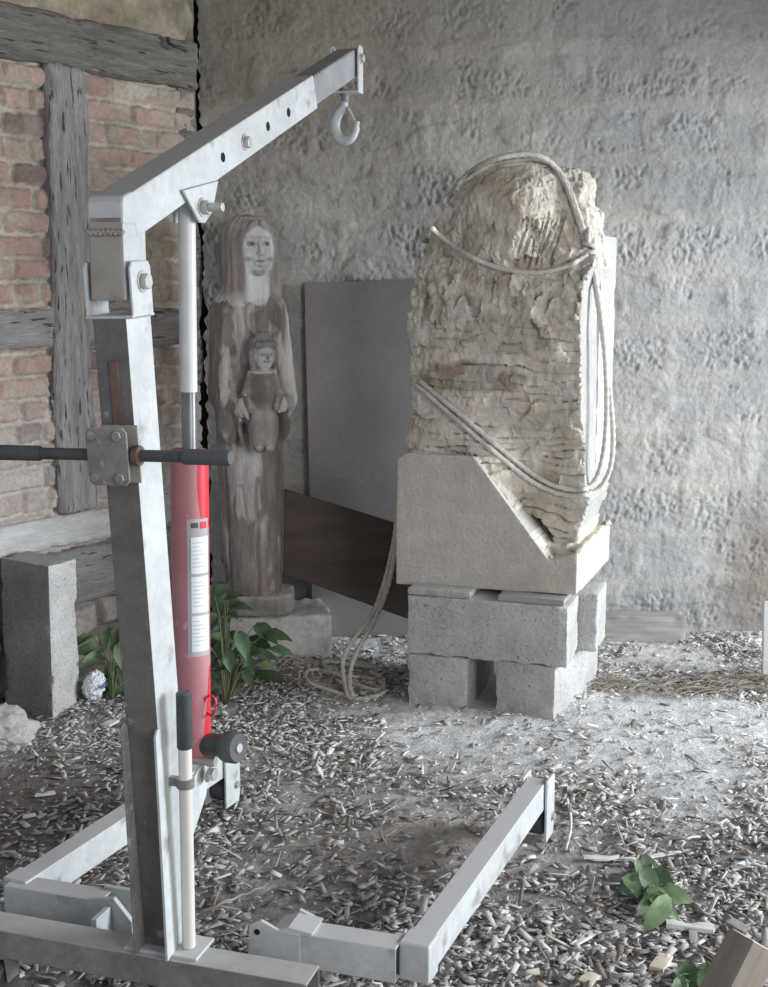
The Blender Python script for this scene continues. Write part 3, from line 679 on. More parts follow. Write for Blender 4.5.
# mantle edge falling from the shoulders
V.cap((-.085, -.085, 1.0), (-.10, -.10, .74), .022, .026, k=.02)
V.cap((.112, -.060, 1.02), (.118, -.075, .70), .018, .020, k=.02)
V.cap((-.055, -.118, 1.0), (-.062, -.125, .76), .016, .018, k=.010, sub=True)
V.cap((.092, -.10, 1.0), (.094, -.11, .74), .010, .011, k=.01, sub=True)
# arms and wide sleeves
V.cap((-.105, -.03, 1.02), (-.118, -.06, .74), .040, .046, k=.03)
V.cap((-.115, -.07, .72), (-.035, -.150, .685), .040, .026, k=.025)
V.ell((-.078, -.095, .655), (.058, .045, .098), k=.03)
V.cap((-.055, -.14, .70), (-.035, -.145, .56), .014, .010, k=.02)
V.cap((.115, -.01, 1.02), (.146, -.04, .72), .030, .036, k=.03)
V.cap((.146, -.04, .70), (.128, -.135, .700), .034, .024, k=.02)
V.ell((.130, -.06, .64), (.026, .04, .07), k=.03)
# hands on the child
V.ell((-.030, -.168, .69), (.022, .020, .036), k=.012)
for i in range(4): V.cap((-.040 + .011 * i * .6, -.180, .672 - .010 * i + .03), (-.012, -.192, .655 + .014 * i), .0072, .006, k=.005)
V.cap((-.035, -.175, .715), (-.018, -.185, .735), .0075, .006, k=.006)
V.ell((.127, -.152, .700), (.017, .018, .026), k=.012)
for i in range(4): V.cap((.128, -.166, .716 - .012 * i), (.104, -.180, .713 - .012 * i), .0068, .0058, k=.005)
V.cap((.124, -.160, .722), (.112, -.170, .738), .007, .0055, k=.005)
# neck opening of the robe
V.ell((.012, -.100, 1.085), (.060, .030, .040), k=.012, sub=True)
# hair: a long veil-like fall, opened for the face
HC = np.array((.024, -.016, 1.243)); HT = R(17)
def hd(p): p = (p[0] * 1.20, p[1] * 1.06, p[2] * 1.06); return (HC[0] + p[0] * math.cos(HT) - p[1] * math.sin(HT), HC[1] + p[0] * math.sin(HT) + p[1] * math.cos(HT), HC[2] + p[2])
hz = [1.03, 1.08, 1.15, 1.235, 1.285, 1.32, 1.344, 1.355]; hr = [.096, .107, .110, .110, .104, .086, .056, .0]
def hair_f(x, y, z):
    r = np.interp(z.ravel(), hz, hr)[None, None, :] + 1e-4
    a = 0
    return np.maximum(np.maximum((np.sqrt(((x + .003) / r)**2 + ((y - .012) / (r * .92))**2) - 1) * r * .9, z - 1.355), 1.03 - z)
V.op(hair_f, (-.11, -.10, 1.03), (.11, .12, 1.365), k=.02)
V.cap(hd((0.006, -.098, -.24)), hd((.004, -.085, .030)),   .078, .066, k=.012, sub=True)
# head, face
V.ell(hd((0, .005, .012)), (.066, .072, .084), k=.008, rz=HT)
V.ell(hd((0, -.018, -.025)), (.059, .060, .079), k=.014, rz=HT)
V.ell(hd((0, -.058, -.082)), (.018, .016, .015), k=.016, rz=HT)
V.ell(hd((-.027, -.046, -.030)), (.020, .018, .022), k=.02, rz=HT); V.ell(hd((.027, -.046, -.030)), (.020, .018, .022), k=.02, rz=HT)
V.cap(hd((-.036, -.054, .022)), hd((-.010, -.064, .021)), .006, .006, k=.012); V.cap(hd((.036, -.054, .022)), hd((.010, -.064, .021)), .006, .006, k=.012)
V.ell(hd((-.025, -.077, .006)), (.020, .016, .0125), k=.007, sub=True, rz=HT); V.ell(hd((.025, -.077, .008)), (.019, .014, .0115), k=.007, sub=True, rz=HT)
V.ell(hd((-.024, -.063, .007)), (.012, .0085, .0075), k=.003, rz=HT); V.ell(hd((.024, -.063, .007)), (.012, .0085, .0075), k=.003, rz=HT)
V.cap(hd((0, -.068, .022)), hd((0, -.090, -.022)), .006, .0095, k=.006)
V.ell(hd((-.008, -.078, -.024)), (.006, .007, .006), k=.005, rz=HT); V.ell(hd((.008, -.078, -.024)), (.006, .007, .006), k=.005, rz=HT)
V.cap(hd((-.016, -.071, -.047)), hd((.016, -.071, -.047)), .0055, k=.006); V.cap(hd((-.013, -.071, -.057)), hd((.013, -.071, -.057)), .006, k=.006)
V.cap(hd((-.017, -.080, -.052)), hd((.017, -.080, -.052)), .0022, k=.003, sub=True)
V.cap(hd((.0, .0, -.07)), (.010, -.006, 1.05), .044, .064, k=.012)
# hair front locks
for sgn in (-1, 1):
    V.cap(hd((sgn * .012, -.062, .075)), hd((sgn * .057, -.030, .02)), .011, .013, k=.012)
    V.cap(hd((sgn * .060, -.028, .02)), hd((sgn * .072, -.018, -.15)), .014, .016, k=.012)
Pq, Qq = V.extract()
me = np_mesh('woman_figure', Pq, Qq); v = get_v(me); n_ = get_n(me)
x_, y_, z_ = v.T
# carving marks and hair strands
lx_ = (x_ - HC[0]) * math.cos(HT) + (y_ - HC[1]) * math.sin(HT); ly_ = -(x_ - HC[0]) * math.sin(HT) + (y_ - HC[1]) * math.cos(HT); lz_ = z_ - HC[2]
face = sstep(1.18, .98, np.sqrt((lx_ / .063)**2 + ((ly_ + .02) / .082)**2 + ((lz_ + .020) / .094)**2)) * (ly_ < -.01)
face = np.maximum(face, sstep(.084, .07, np.sqrt((x_ - .010)**2 + (y_ + .01)**2)) * sstep(1.045, 1.06, z_ + .012 * noise3(x_ * 40, y_ * 40, z_ * 40) - 4 * (x_ - .01)**2) * (z_ < 1.2) * (y_ < 0))
hair = (z_ > 1.06) * (1 - face) * sstep(1.05, 1.10, z_)
ang = np.arctan2(x_, -(y_ - .01))
dis = hair * .0012 * np.sin(ang * 20 + 2.5 * noise3(x_ * 12, y_ * 12, z_ * 6)) + (1 - face) * (.0018 * fbm(x_ * 45, y_ * 45, z_ * 9, o=3) + .0010 * fbm(x_ * 90, y_ * 90, z_ * 60, o=2))
set_v(me, v + n_ * dis[:, None])
brn = np.array((.215, .185, .17)); brn2 = np.array((.33, .29, .272)); pal = np.array((.76, .75, .74)); fac = np.array((.80, .82, .83)); drk = np.array((.075, .065, .06)); redb = np.array((.27, .175, .155))
t = sstep(-.4, .4, fbm(x_ * 9, y_ * 9, z_ * 3, o=4))[:, None]; col = brn * (1 - t) + brn2 * t
du = (sstep(.05, .40, fbm(x_ * 9, y_ * 9, z_ * 2.8 + 4, o=5)) * .75 * (-n_[:, 1] * .5 + n_[:, 0] * .3 + .5).clip(0, 1))[:, None]
def blob(cx_, cz_, rx_, rz_, amt):
    e = ((x_ - cx_) / rx_)**2 + ((z_ - cz_) / rz_)**2
    return (sstep(1.15, .75, e + .9 * fbm(x_ * 22, y_ * 22, z_ * 10, o=4)) * (y_ < .0) * amt)[:, None]
du = np.maximum(du, blob(-.02, 1.07, .11, .035, .85)); du = np.maximum(du, blob(-.095, .80, .03, .10, .7)); du = np.maximum(du, blob(-.03, .69, .035, .05, .8)); du = np.maximum(du, blob(-.02, .38, .045, .13, .55)); du = np.maximum(du, blob(-.01, .93, .05, .10, .35))
du = np.maximum(du, (sstep(.3, .8, n_[:, 2]) * .55)[:, None])
col = col * (1 - du) + pal * du
hm = hair[:, None]; hc = brn2 * 1.05 * (1 - .5 * t) + np.array((.50, .475, .455)) * .5 * t; up_ = sstep(1.27, 1.35, z_)[:, None]; hc = hc * (1 - .7 * up_) + .7 * up_ * np.array((.60, .59, .57))
col = col * (1 - hm) + hc * hm
fm = face[:, None]; col = col * (1 - fm) + fac * fm
FS = 1.20
def fblob(cx_, cz_, rx_, rz_, amt, c):
    global col
    q = (sstep(1.2, .4, ((lx_ - cx_ * FS) / rx_ / FS)**2 + ((lz_ - cz_) / rz_)**2) * face * (ly_ < -.03) * amt)[:, None]; col = col * (1 - q) + q * np.array(c)
for sg in (-1, 1):
    fblob(sg * .026, .008, .017, .011, .6, (.27, .28, .30)); fblob(sg * .025, .007, .007, .006, .85, (.09, .09, .10)); fblob(sg * .040, -.045, .018, .010, .5, (.20, .18, .17))
    fblob(sg * .026, .024, .012, .003, .3, (.28, .27, .26))
fblob(0, -.052, .018, .006, .75, (.22, .18, .18)); fblob(0, -.070, .010, .006, .45, (.22, .17, .16)); fblob(0, -.036, .016, .005, .3, (.25, .23, .22)); fblob(0, -.092, .03, .012, .45, (.24, .22, .21))
crk = (sstep(.012, .004, np.abs(x_ - .02 - .01 * noise3(z_ * 7, 0, 0))) * (z_ < .44) * (y_ < -.05) * .45)[:, None]; col = col * (1 - crk) + drk * crk
set_col(me, col)
link('woman_figure', me, 'statue_wood', statue, True)
# the child, carved in front
V = Vol((-.07, -.29, .50), (.16, -.06, 1.00), .0024)
CX = .047
V.ell((CX, -.150, .745), (.052, .045, .085), k=.01)
V.ell((CX, -.172, .625), (.058, .048, .088), k=.03)
V.ell((CX - .022, -.200, .640), (.026, .030, .034), k=.02); V.ell((CX + .026, -.200, .640), (.026, .030, .034), k=.02)
V.cap((CX - .022, -.204, .63), (CX - .020, -.190, .56), .025, .022, k=.015); V.cap((CX + .024, -.204, .63), (CX + .022, -.190, .56), .024, .022, k=.015)
V.ell((CX - .018, -.216, .552), (.017, .026, .013), k=.006); V.ell((CX + .022, -.216, .552), (.017, .026, .013), k=.006)
V.cap((CX - .042, -.150, .80), (CX - .066, -.170, .735), .018, .017, k=.012); V.cap((CX - .066, -.172, .73), (CX - .048, -.196, .69), .016, .012, k=.01)
V.cap((CX + .042, -.150, .80), (CX + .062, -.170, .735), .018, .016, k=.012); V.cap((CX + .062, -.172, .73), (CX + .052, -.195, .695), .015, .012, k=.01)
V.ell((CX - .046, -.203, .684), (.012, .010, .013), k=.006); V.ell((CX + .05, -.203, .690), (.012, .010, .013), k=.006)
hh = lambda p: (CX + .004 + p[0] * math.cos(HT) - p[1] * math.sin(HT), -.160 + p[0] * math.sin(HT) + p[1] * math.cos(HT), .880 + p[2])
V.ell(hh((0, .012, .008)), (.055, .050, .058), k=.01, rz=HT)                                     # bobbed hair
V.cap(hh((-.044, -.004, .0)), hh((-.044, -.006, -.050)), .013, .011, k=.01); V.cap(hh((.044, -.004, .0)), hh((.044, -.006, -.050)), .013, .011, k=.01)
V.ell(hh((0, -.052, -.014)), (.038, .030, .042), k=.006, sub=True, rz=HT)
V.ell(hh((0, -.012, -.012)), (.039, .040, .046), k=.006, rz=HT)
V.cap(hh((-.034, -.036, .028)), hh((.034, -.036, .028)), .012, k=.008)                            # fringe
V.ell(hh((0, .0, .062)), (.028, .026, .014), k=.008, rz=HT); V.ell(hh((0, .0, .078)), (.010, .010, .010), k=.006, rz=HT)
V.ell(hh((-.016, -.053, -.004)), (.010, .007, .006), k=.004, sub=True, rz=HT); V.ell(hh((.016, -.053, -.004)), (.010, .007, .006), k=.004, sub=True, rz=HT)
V.ell(hh((-.016, -.044, -.005)), (.0075, .006, .005), k=.002, rz=HT); V.ell(hh((.016, -.044, -.005)), (.0075, .006, .005), k=.002, rz=HT)
V.cap(hh((0, -.049, .002)), hh((0, -.057, -.016)), .004, .006, k=.005)
V.cap(hh((-.009, -.050, -.028)), hh((.009, -.050, -.028)), .004, k=.004); V.cap(hh((-.009, -.055, -.0285)), hh((.009, -.055, -.0285)), .0016, k=.002, sub=True)
V.cap((CX, -.155, .86), (CX, -.15, .80), .026, .036, k=.01)
for i in range(12):                                                                            # collar
    a_ = math.pi * (i / 11 - .5) * 1.5; V.ell((CX + .042 * math.sin(a_), -.150 - .046 * math.cos(a_), .812), (.012, .010, .006), k=.006)
Pq, Qq = V.extract()
me = np_mesh('child_figure', Pq, Qq); v = get_v(me); n_ = get_n(me); x_, y_, z_ = v.T
lx_ = (x_ - CX - .004) * math.cos(HT) + (y_ + .16) * math.sin(HT); ly_ = -(x_ - CX - .004) * math.sin(HT) + (y_ + .16) * math.cos(HT); lz_ = z_ - .88
face = sstep(1.15, .95, np.sqrt((lx_ / .038)**2 + ((ly_ + .012) / .041)**2 + ((lz_ + .013) / .046)**2)) * (ly_ < -.02)
hair = (z_ > .845) * (1 - face) * (lz_ > -.06)
dis = hair * .0016 * np.sin(lx_ * 420) + (1 - face) * .0012 * fbm(x_ * 60, y_ * 60, z_ * 30, o=3)
set_v(me, v + n_ * dis[:, None])
t = sstep(-.4, .4, fbm(x_ * 12, y_ * 12, z_ * 9, o=4))[:, None]; col = brn * (1 - t) + brn2 * t
lo_ = (sstep(.73, .66, z_) * .55)[:, None]; col = col * (1 - lo_) + lo_ * np.array((.48, .46, .455))
up_ = (sstep(.2, .8, n_[:, 2]) * .6)[:, None]; col = col * (1 - up_) + up_ * pal
hm = hair[:, None] * 1.0; col = col * (1 - hm) + hm * np.array((.33, .31, .30)); fm = face[:, None]; col = col * (1 - fm) + fm * np.array((.66, .68, .69))
cl = (np.exp(-((z_ - .814) / .008)**2) * (y_ < -.15) * .8)[:, None]; col = col * (1 - cl) + cl * pal
face0 = face; FS = 1.0
for sg in (-1, 1): fblob(sg * .016, -.005, .010, .007, .6, (.15, .15, .16))
fblob(0, -.0285, .011, .003, .7, (.15, .13, .13))
set_col(me, col)
link('child_figure', me, 'statue_wood', statue, True)
# chipped octagonal foot of the statue
ft = MB(); oc = [(-.125, -.06), (-.09, -.125), (.07, -.135), (.135, -.09), (.145, .06), (.08, .12), (-.09, .12), (-.135, .06)]
ft.prism(oc, -.0725, .003, fn=lambda a_, b_, t_: (a_, b_, t_)); fo = ft.build('statue_foot', 'statue_base_wood', statue, bevel=.012)
fo.location = (.02, 0, 0); fo['label'] = 'chipped dusty foot'
sd = fo.modifiers.new('Subdivision', 'SUBSURF'); sd.subdivision_type = 'SIMPLE'; sd.levels = sd.render_levels = 4
tx = bpy.data.textures.new('chipped', 'CLOUDS'); tx.noise_scale = .03; dm = fo.modifiers.new('Displace', 'DISPLACE'); dm.texture = tx; dm.strength = .012; dm.mid_level = .6
# plinth stone
pz1 = PL_Z - .0755
a0 = atZ(240, 612, pz1); a1 = atZ(323, 604, pz1)
o = rough_obj('plinth_stone', (.42, .28, pz1 + .05), 'plinth', (stX.x + .075, 4.625, (pz1 - .05) / 2 + .0), (0, 0, R(10)), res=.012, r=.012, amp=.004, ns=30, big=.006, chip=.02, seed=9)
tag(o, 'pale squared stone plinth carrying the wooden statue', 'plinth')

# ================================================================== BOARDS AGAINST THE BACK WALL
def quad_board(name, pts, th, m, label, cat):
    pts = [Vector(q) for q in pts]; n = (pts[1] - pts[0]).cross(pts[3] - pts[0]).normalized()
    if n.y > 0: n = -n
    b = MB(); b.add(pts + [q - n * th for q in pts], [(0,1,2,3), (7,6,5,4), (0,4,5,1), (1,5,6,2), (2,6,7,3), (3,7,4,0)])
    return tag(b.build(name, m, bevel=.002), label, cat)
zb_ = -.03
tl = atY(304, 283, 4.815); bl_ = atY(313, 640, 4.775); bl_.z = max(bl_.z, -.02)
tr = tl + Vector((.62, .0, .02)); br_ = bl_ + Vector((.62, 0, 0))
quad_board('grey_board', [bl_, br_, tr, tl], .012, 'hardboard', 'tall grey brown hardboard sheet leaning on the wall behind the carved stone', 'board')
p0 = atY(284, 489, 4.56); p1 = atY(405, 526, 4.53); p2 = atY(405, 618, 4.50); p3 = atY(284, 574, 4.53)
e = (p1 - p0) * .30; quad_board('brown_plank', [p3, p2 + (p2 - p3) * .30, p1 + e, p0], .02, 'brown_board', 'wide dark brown plank propped aslant between statue and carved stone', 'plank')
# low lintel at the foot of the wall
a0 = atZ(600, 642, .0); o = rough_obj('lintel_stone', (.36, .10, .125), 'grey_wood', (a0.x + .155, 4.77, .045), (0, 0, R(-1)), res=.012, r=.008, amp=.002, ns=30, stretch=(.3, 2, 2), chip=.01, seed=12)
tag(o, 'squared grey timber length lying along the foot of the back wall', 'timber')
# pale board and dark post at the right edge
o = rough_obj('pale_board', (.14, .03, .30), 'pale_wood', (atY(763, 640, 4.3).x + .07, 4.30, .125), (R(-8), 0, R(-4)), res=.02, r=.004, amp=.001)
tag(o, 'pale short board standing at the far right by the wall', 'board')
# ================================================================== STANDING CONCRETE BLOCK AT THE LEFT
c0 = atZ(58, 722, -.005); ab = R(-30); ux = Vector((math.cos(ab), math.sin(ab), 0)); uy = Vector((-math.sin(ab), math.cos(ab), 0))
Lb, Db, Hb = .215, .125, .525
cc = c0 - ux * Lb / 2 + uy * Db / 2
o = rough_obj('concrete_block', (Lb, Db, Hb), ['block_grey_shade', 'block'], (cc.x - .012, cc.y, Hb / 2 - .012), (0, R(1.2), ab), res=.010, r=.006, amp=.0022, ns=70, chip=.008, seed=21)
for pl_ in o.data.polygons:
    if pl_.normal.x > .75: pl_.material_index = 1  # light on the right face put in as a paler material
tag(o, 'tall dark grey concrete block standing on end by the brick wall', 'concrete block')
# rock at the left edge
bm = bmesh.new(); bmesh.ops.create_icosphere(bm, subdivisions=5, radius=1); me = bpy.data.meshes.new('pale_rock'); bm.to_mesh(me); bm.free()
v = get_v(me); vn = v / np.linalg.norm(v, axis=1)[:, None]; rad = 1 + .28 * fbm(*(vn * 1.6).T, o=3) + .10 * np.abs(fbm(*(vn * 5).T, o=3)); v = vn * rad[:, None] * np.array((.115, .10, .075)); set_v(me, v)
g0 = gp(2, 752); o = link('pale_rock', me, 'pale_rock', smooth='auto'); o.location = (g0.x - .04, g0.y + .08, g0.z + .035); o.rotation_euler = (.1, .2, .5)
tag(o, 'pale lumpy rock at the foot of the tall dark block', 'rock')

# ================================================================== WORKSHOP CRANE
OC = Vector((-.44, 2.20, 0)); MX = .024; CA = R(-17.3)
crane = empty('workshop_crane', OC, CA, 'pale painted hydraulic workshop crane with red ram standing on wood chips', 'workshop crane')
def part(mb, name, m, parent=crane, bevel=.0025, smooth=None, label=None, seg=2):
    o = mb.build(name, m, parent, bevel=bevel, smooth=smooth, seg=seg)
    if label: o['label'] = label
    return o
def hexbolt(parent, p, d, r=.011, h=.008, shank=.0, m='bolt_zinc', name='bolt', washer=True):
    b = MB(); p = Vector(p); d = Vector(d).normalized()
    if washer: b.cyl(p, p + d * .002, r * 1.35, n=18)
    b.cyl(p + d * .002, p + d * (.002 + h), r, n=6)
    if shank: b.cyl(p + d * (.002 + h), p + d * (.002 + h + shank), r * .62, n=14)
    return part(b, name, m, parent, bevel=.0008)
# base crossbeam
cb = MB(); cb.recttube((-.42, -.017, .13), (.332, -.017, .13), .066, .058, .004); crossbeam = part(cb, 'crossbeam', 'dirty_shaded_steel', bevel=.003)
bp_ = MB(); bp_.box((.035, .0, .1615), (.15, .080, .006)); part(bp_, 'base_plate', 'paint', crossbeam, bevel=.001)
ax = MB(); ax.box((-.12, .01, .088), (.40, .05, .022)); part(ax, 'stiffener', 'dirty_shaded_steel', crossbeam)
# stubs with corner posts and folding legs
ls = MB(); ls.recttube((-.40, .135, .125), (-.175, .135, .125), .055, .07, .004); ls_o = part(ls, 'left_stub', 'paint')
g_ = MB(); g_.prism([(-.20, .085), (-.10, .085), (-.10, .13), (-.14, .175), (-.20, .165)], .10, .112); g_.prism([(-.205, .088), (-.10, .088), (-.13, .165), (-.195, .165)], .158, .170); g_.box((-.15, .075, .13), (.012, .07, .06)); part(g_, 'pivot_bracket', 'paint', ls_o, bevel=.0015)
rs = MB(); rs.recttube((.235, .137, .125), (.45, .137, .125), .055, .07, .004); rs_o = part(rs, 'right_stub', 'paint')
g_ = MB(); g_.prism([(.15, .075), (.26, .075), (.26, .162), (.215, .165), (.18, .18), (.155, .165)], .100, .108); g_.prism([(.19, .075), (.27, .075), (.27, .165), (.235, .178)], .166, .174)
g_.prism([(.20, .158), (.28, .158), (.285, .166), (.235, .172)], .105, .17)
pb = part(g_, 'pivot_bracket', 'paint', rs_o, bevel=.0015)
b = MB(); b.cyl((.172, .0985, .155), (.172, .1005, .155), .006, n=14); part(b, 'pivot_hole_shade_disc', 'shade_black', pb, bevel=0)  # black disc painted as the dark inside of the pivot hole
def leg(name, p0, p1, sgn):
    b = MB(); b.recttube(p0, p1, .050, .070, .004); o = part(b, name, 'paint', bevel=.003)
    p0, p1 = Vector(p0), Vector(p1); d = (p1 - p0).normalized(); x = d.cross(Vector((0, 0, 1))).normalized()
    M3 = Matrix((x, d, Vector((0, 0, 1)))).transposed()
    c = MB(); c.box(p0 - d * .018 , (.062, .055, .078), M3); part(c, 'corner_sleeve', 'paint', o, bevel=.004)
    pl = MB()
    for s2 in (-1, 1):
        pts = [(-.035, -.005), (.030, -.005), (.038, .02), (.038, .15), (.025, .157), (-.035, .157)]
        base = p1 + x * (s2 * .031)
        pl.prism(pts, -.003, .003, fn=lambda a_, b_, t_: tuple(base + d * a_ + Vector((0, 0, b_ - .115)) + x * t_))
    pl.box(p1 + d * .034 + Vector((0, 0, -.045)), (.06, .005, .10), M3)
    part(pl, 'end_bracket', 'paint', o, bevel=.001)
    wh = MB(); cw = p1 + Vector((0, 0, -.085)); wh.lathe(cw - x * .02, x, [(0, .012), (0, .024), (.004, .028), (.036, .028), (.04, .024), (.04, .012)]); part(wh, 'caster_wheel', 'black_grip', o, bevel=0, smooth='auto')
    hexbolt(o, p1 + x * (sgn * .034) + d * .018 + Vector((0, 0, -.07)), x * sgn, .009, .006)
    return o
leg('right_leg', (.483, .175, .125), (.556, 1.005, .125), 1)
leg('left_leg', (-.385, .175, .125), (-.295, .955, .125), 1)
# casters under the crossbeam
for cx_ in (-.322, .285):
    c = MB(); c.box((cx_, -.017, .098), (.06, .06, .005)); c.prism([(-.018, .06), (.018, .06), (.024, .096), (-.024, .096)], cx_ - .022, cx_ - .018, fn=lambda a_, b_, t_: (t_, a_ - .017, b_)); c.prism([(-.018, .04), (.018, .04), (.024, .096), (-.024, .096)], cx_ + .018, cx_ + .022, fn=lambda a_, b_, t_: (t_, a_ - .017, b_))
    co = part(c, 'caster', 'dirty_shaded_steel', bevel=.001)
    wh = MB(); wh.lathe((cx_ - .014, -.017, .040), (1, 0, 0), [(0, .012), (0, .034), (.004, .038), (.024, .038), (.028, .034), (.028, .012)]); part(wh, 'caster_wheel', 'black_grip', co, bevel=0, smooth='auto')
# mast, slightly raked
m0, m1 = Vector((MX, .026, .164)), Vector((MX - .024, -.034, 1.342))
mw, mdp = .064, .088
mz = (m1 - m0).normalized(); mx_ = Vector((1, 0, 0)); mx_ = (mx_ - mz * mx_.dot(mz)).normalized(); my_ = mz.cross(mx_)
def mp_(h, a_, b_): return m0 + mz * h + mx_ * a_ + my_ * b_
ML = (m1 - m0).length
b = MB(); b.recttube(m0, m1, mw, mdp, .004, up=my_)
b.v = b.v; mast = part(b, 'mast', ['paint', 'mast_rear_shade'], bevel=.004)
# rear face takes the darker material, its shade painted in
for pl_ in mast.data.polygons:
    if pl_.normal.dot(-my_) > .8: pl_.material_index = 1
M3m = Matrix((mx_, my_, mz)).transposed()
b = MB(); b.box(mp_(ML - .150, .002, -mdp / 2 - .0012), (.018, .004, .150), M3m); part(b, 'slot', 'rust', mast, bevel=.0015, label='dark rusty slot')
# gussets at the foot
b = MB(); b.prism([(-.044, 0), (-.080, 0), (-.062, .44), (-.050, .447), (-.044, .44)], -.0345, -.0290, fn=lambda a_, b_, t_: tuple(mp_(b_ + .002, t_, a_))); part(b, 'gusset', 'dirty_shaded_steel', mast, bevel=.001)
b = MB(); b.prism([(-.040, 0), (-.086, 0), (-.062, .43), (-.052, .44), (-.040, .44)], .0290, .0345, fn=lambda a_, b_, t_: tuple(mp_(b_ + .002, t_ - (a_ + .04) * .10, a_))); part(b, 'gusset', 'paint', mast, bevel=.001)
# head bracket: U plate with cheeks either side of the boom
hb = MB()
for sg in (-1, 1):
    hb.prism([(-.036, -.005), (.036, -.005), (.036, .080), (.028, .090), (-.028, .090), (-.036, .080)], sg * .043 - .003, sg * .043 + .003, fn=lambda a_, b_, t_: tuple(mp_(ML + b_, t_, a_ - .006)))
hb.box(mp_(ML - .002, 0, -.006), (.092, .080, .006), M3m)
head = part(hb, 'head_bracket', 'paint', bevel=.003)
hexbolt(head, mp_(ML + .055, .046, -.004), mx_, .014, .011)
# push handle
bar_y = -mdp / 2 - .016; hh_ = .945
b = MB(); b.cyl(mp_(hh_, -.20, bar_y), mp_(hh_, .205, bar_y), .0105, n=16); bar = part(b, 'push_bar', 'black_grip', bevel=0, smooth='auto')
for x0_, x1_ in ((-.235, -.145), (.128, .215)):
    b = MB(); b.lathe(mp_(hh_, x0_, bar_y), mx_, [(0, .010), (.002, .0135), (x1_ - x0_ - .004, .0135), (x1_ - x0_, .0115)]); part(b, 'hand_grip', 'black_grip', bar, bevel=0, smooth='auto')
b = MB(); b.prism([(-.036, -.05), (.026, -.05), (.034, -.042), (.034, .042), (.026, .05), (-.036, .05), (-.044, .042), (-.044, -.042)], bar_y - .019, bar_y - .014, fn=lambda a_, b_, t_: tuple(mp_(hh_ + b_, a_, t_))); cl_ = part(b, 'clamp_plate', 'dirty_shaded_steel', bar, bevel=.002)
b = MB(); b.prism([(-.036, -.05), (.036, -.05), (.036, .05), (-.036, .05)], -mdp / 2 - .006, -mdp / 2 - .001, fn=lambda a_, b_, t_: tuple(mp_(hh_ + b_, a_ + .004, t_))); part(b, 'back_plate', 'weld_brown', bar, bevel=.001)
b = MB(); b.lathe(mp_(hh_, .036, bar_y), mx_, [(0, .016), (.002, .0175), (.012, .0175), (.014, .014)]); part(b, 'collar', 'rust', bar, bevel=0, smooth='auto')
for a_ in (-.030, .018):
    for c_ in (-.036, .037): hexbolt(bar, mp_(hh_ + c_, a_, bar_y - .019), -my_, .0085, .006, m='dirty_shaded_steel')
# boom: upright knuckle + rising arm
B0 = Vector((MX - .026, -.040, 1.506)); tip = Vector((MX - .004, 1.245, 1.985)); bd_ = (tip - B0).normalized(); bx2 = bd_.cross(Vector((0, 0, 1))).normalized(); bz2 = bx2.cross(bd_); M3b = Matrix((bx2, bd_, bz2)).transposed()
def bp2(t_, a_, b_): return B0 + bd_ * t_ + bx2 * a_ + bz2 * b_
b = MB(); tB = .905
b.recttube(B0 + bd_ * .0, B0 + bd_ * tB, .068, .074, .005); boom = part(b, 'boom', 'paint', bevel=.003)
b = MB(); b.box((B0.x, B0.y + .004, 1.436), (.066, .080, .140)); kn_ = part(b, 'knuckle', ['paint', 'weld_brown'], boom, bevel=.004)
for pl_ in kn_.data.polygons:
    if pl_.normal.y < -.8: pl_.material_index = 1
b = MB(); b.prism([(-.036, 1.49), (.042, 1.49), (.042, 1.530), (-.004, 1.546), (-.030, 1.538), (-.036, 1.528)], B0.x - .0345, B0.x + .0345, fn=lambda a_, b_, t_: (t_, B0.y + a_, b_)); kc = part(b, 'knuckle_cap', 'paint', boom, bevel=.005)
wd = [Vector((B0.x - .034 + .068 * i / 24, B0.y - .0375, 1.478 + .003 * math.sin(i * 1.9))) for i in range(25)]
b = MB(); b.tube(wd, .0045, n=8); part(b, 'weld_bead', 'weld_brown', kn_, bevel=0, smooth=True)
for i, t_ in enumerate((.375, .61, .73)):
    b = MB(); b.cyl(bp2(t_, .0335, -.004), bp2(t_, .0346, -.004), .0095, n=18); part(b, 'pin_hole_shade_disc', 'shade_black', boom, bevel=0)  # black discs in place of the shaded inside of drilled holes
hexbolt(boom, bp2(.485, .0342, -.004), bx2, .012, .010)
b = MB(); b.recttube(bp2(.50, 0, -.001), bp2(1.245, 0, -.001), .056, .062, .005); ext = part(b, 'boom_extension', 'purple_steel', bevel=.003, label='sliding grey steel extension')
b = MB(); 
for i in range(15): b.box(bp2(.93 + i * .0195, .024, .031), (.010, .009, .004), M3b)
part(b, 'ratchet_strip', 'purple_steel', ext, bevel=.001)
# end strap with hook
st = MB()
for sg in (-1, 1):
    st.prism([(-.017, -.075), (.017, -.075), (.017, .032), (.010, .040), (-.010, .040), (-.017, .032)], sg * .036 - .003, sg * .036 + .003, fn=lambda a_, b_, t_: tuple(bp2(1.225, 0, 0) + bx2 * t_ + Vector((0, a_, b_))))
st.prism([(-.017, -.075), (.017, -.075), (.017, -.069), (-.017, -.069)], -.036, .036, fn=lambda a_, b_, t_: tuple(bp2(1.225, 0, 0) + bx2 * t_ + Vector((0, a_, b_))))
strap = part(st, 'end_strap', 'paint', bevel=.002)
hexbolt(strap, bp2(1.225, .039, .008), bx2, .010, .007)
hk0 = bp2(1.225, -.004, 0) + Vector((0, 0, -.075))
b = MB(); b.cyl(hk0 + Vector((0, 0, .014)), hk0 + Vector((0, 0, -.004)), .013, n=16); b.cyl(hk0 + Vector((0, 0, -.004)), hk0 + Vector((0, 0, -.022)), .010, .008, n=16); part(b, 'swivel', 'dirty_shaded_steel', strap, bevel=.001, smooth='auto')
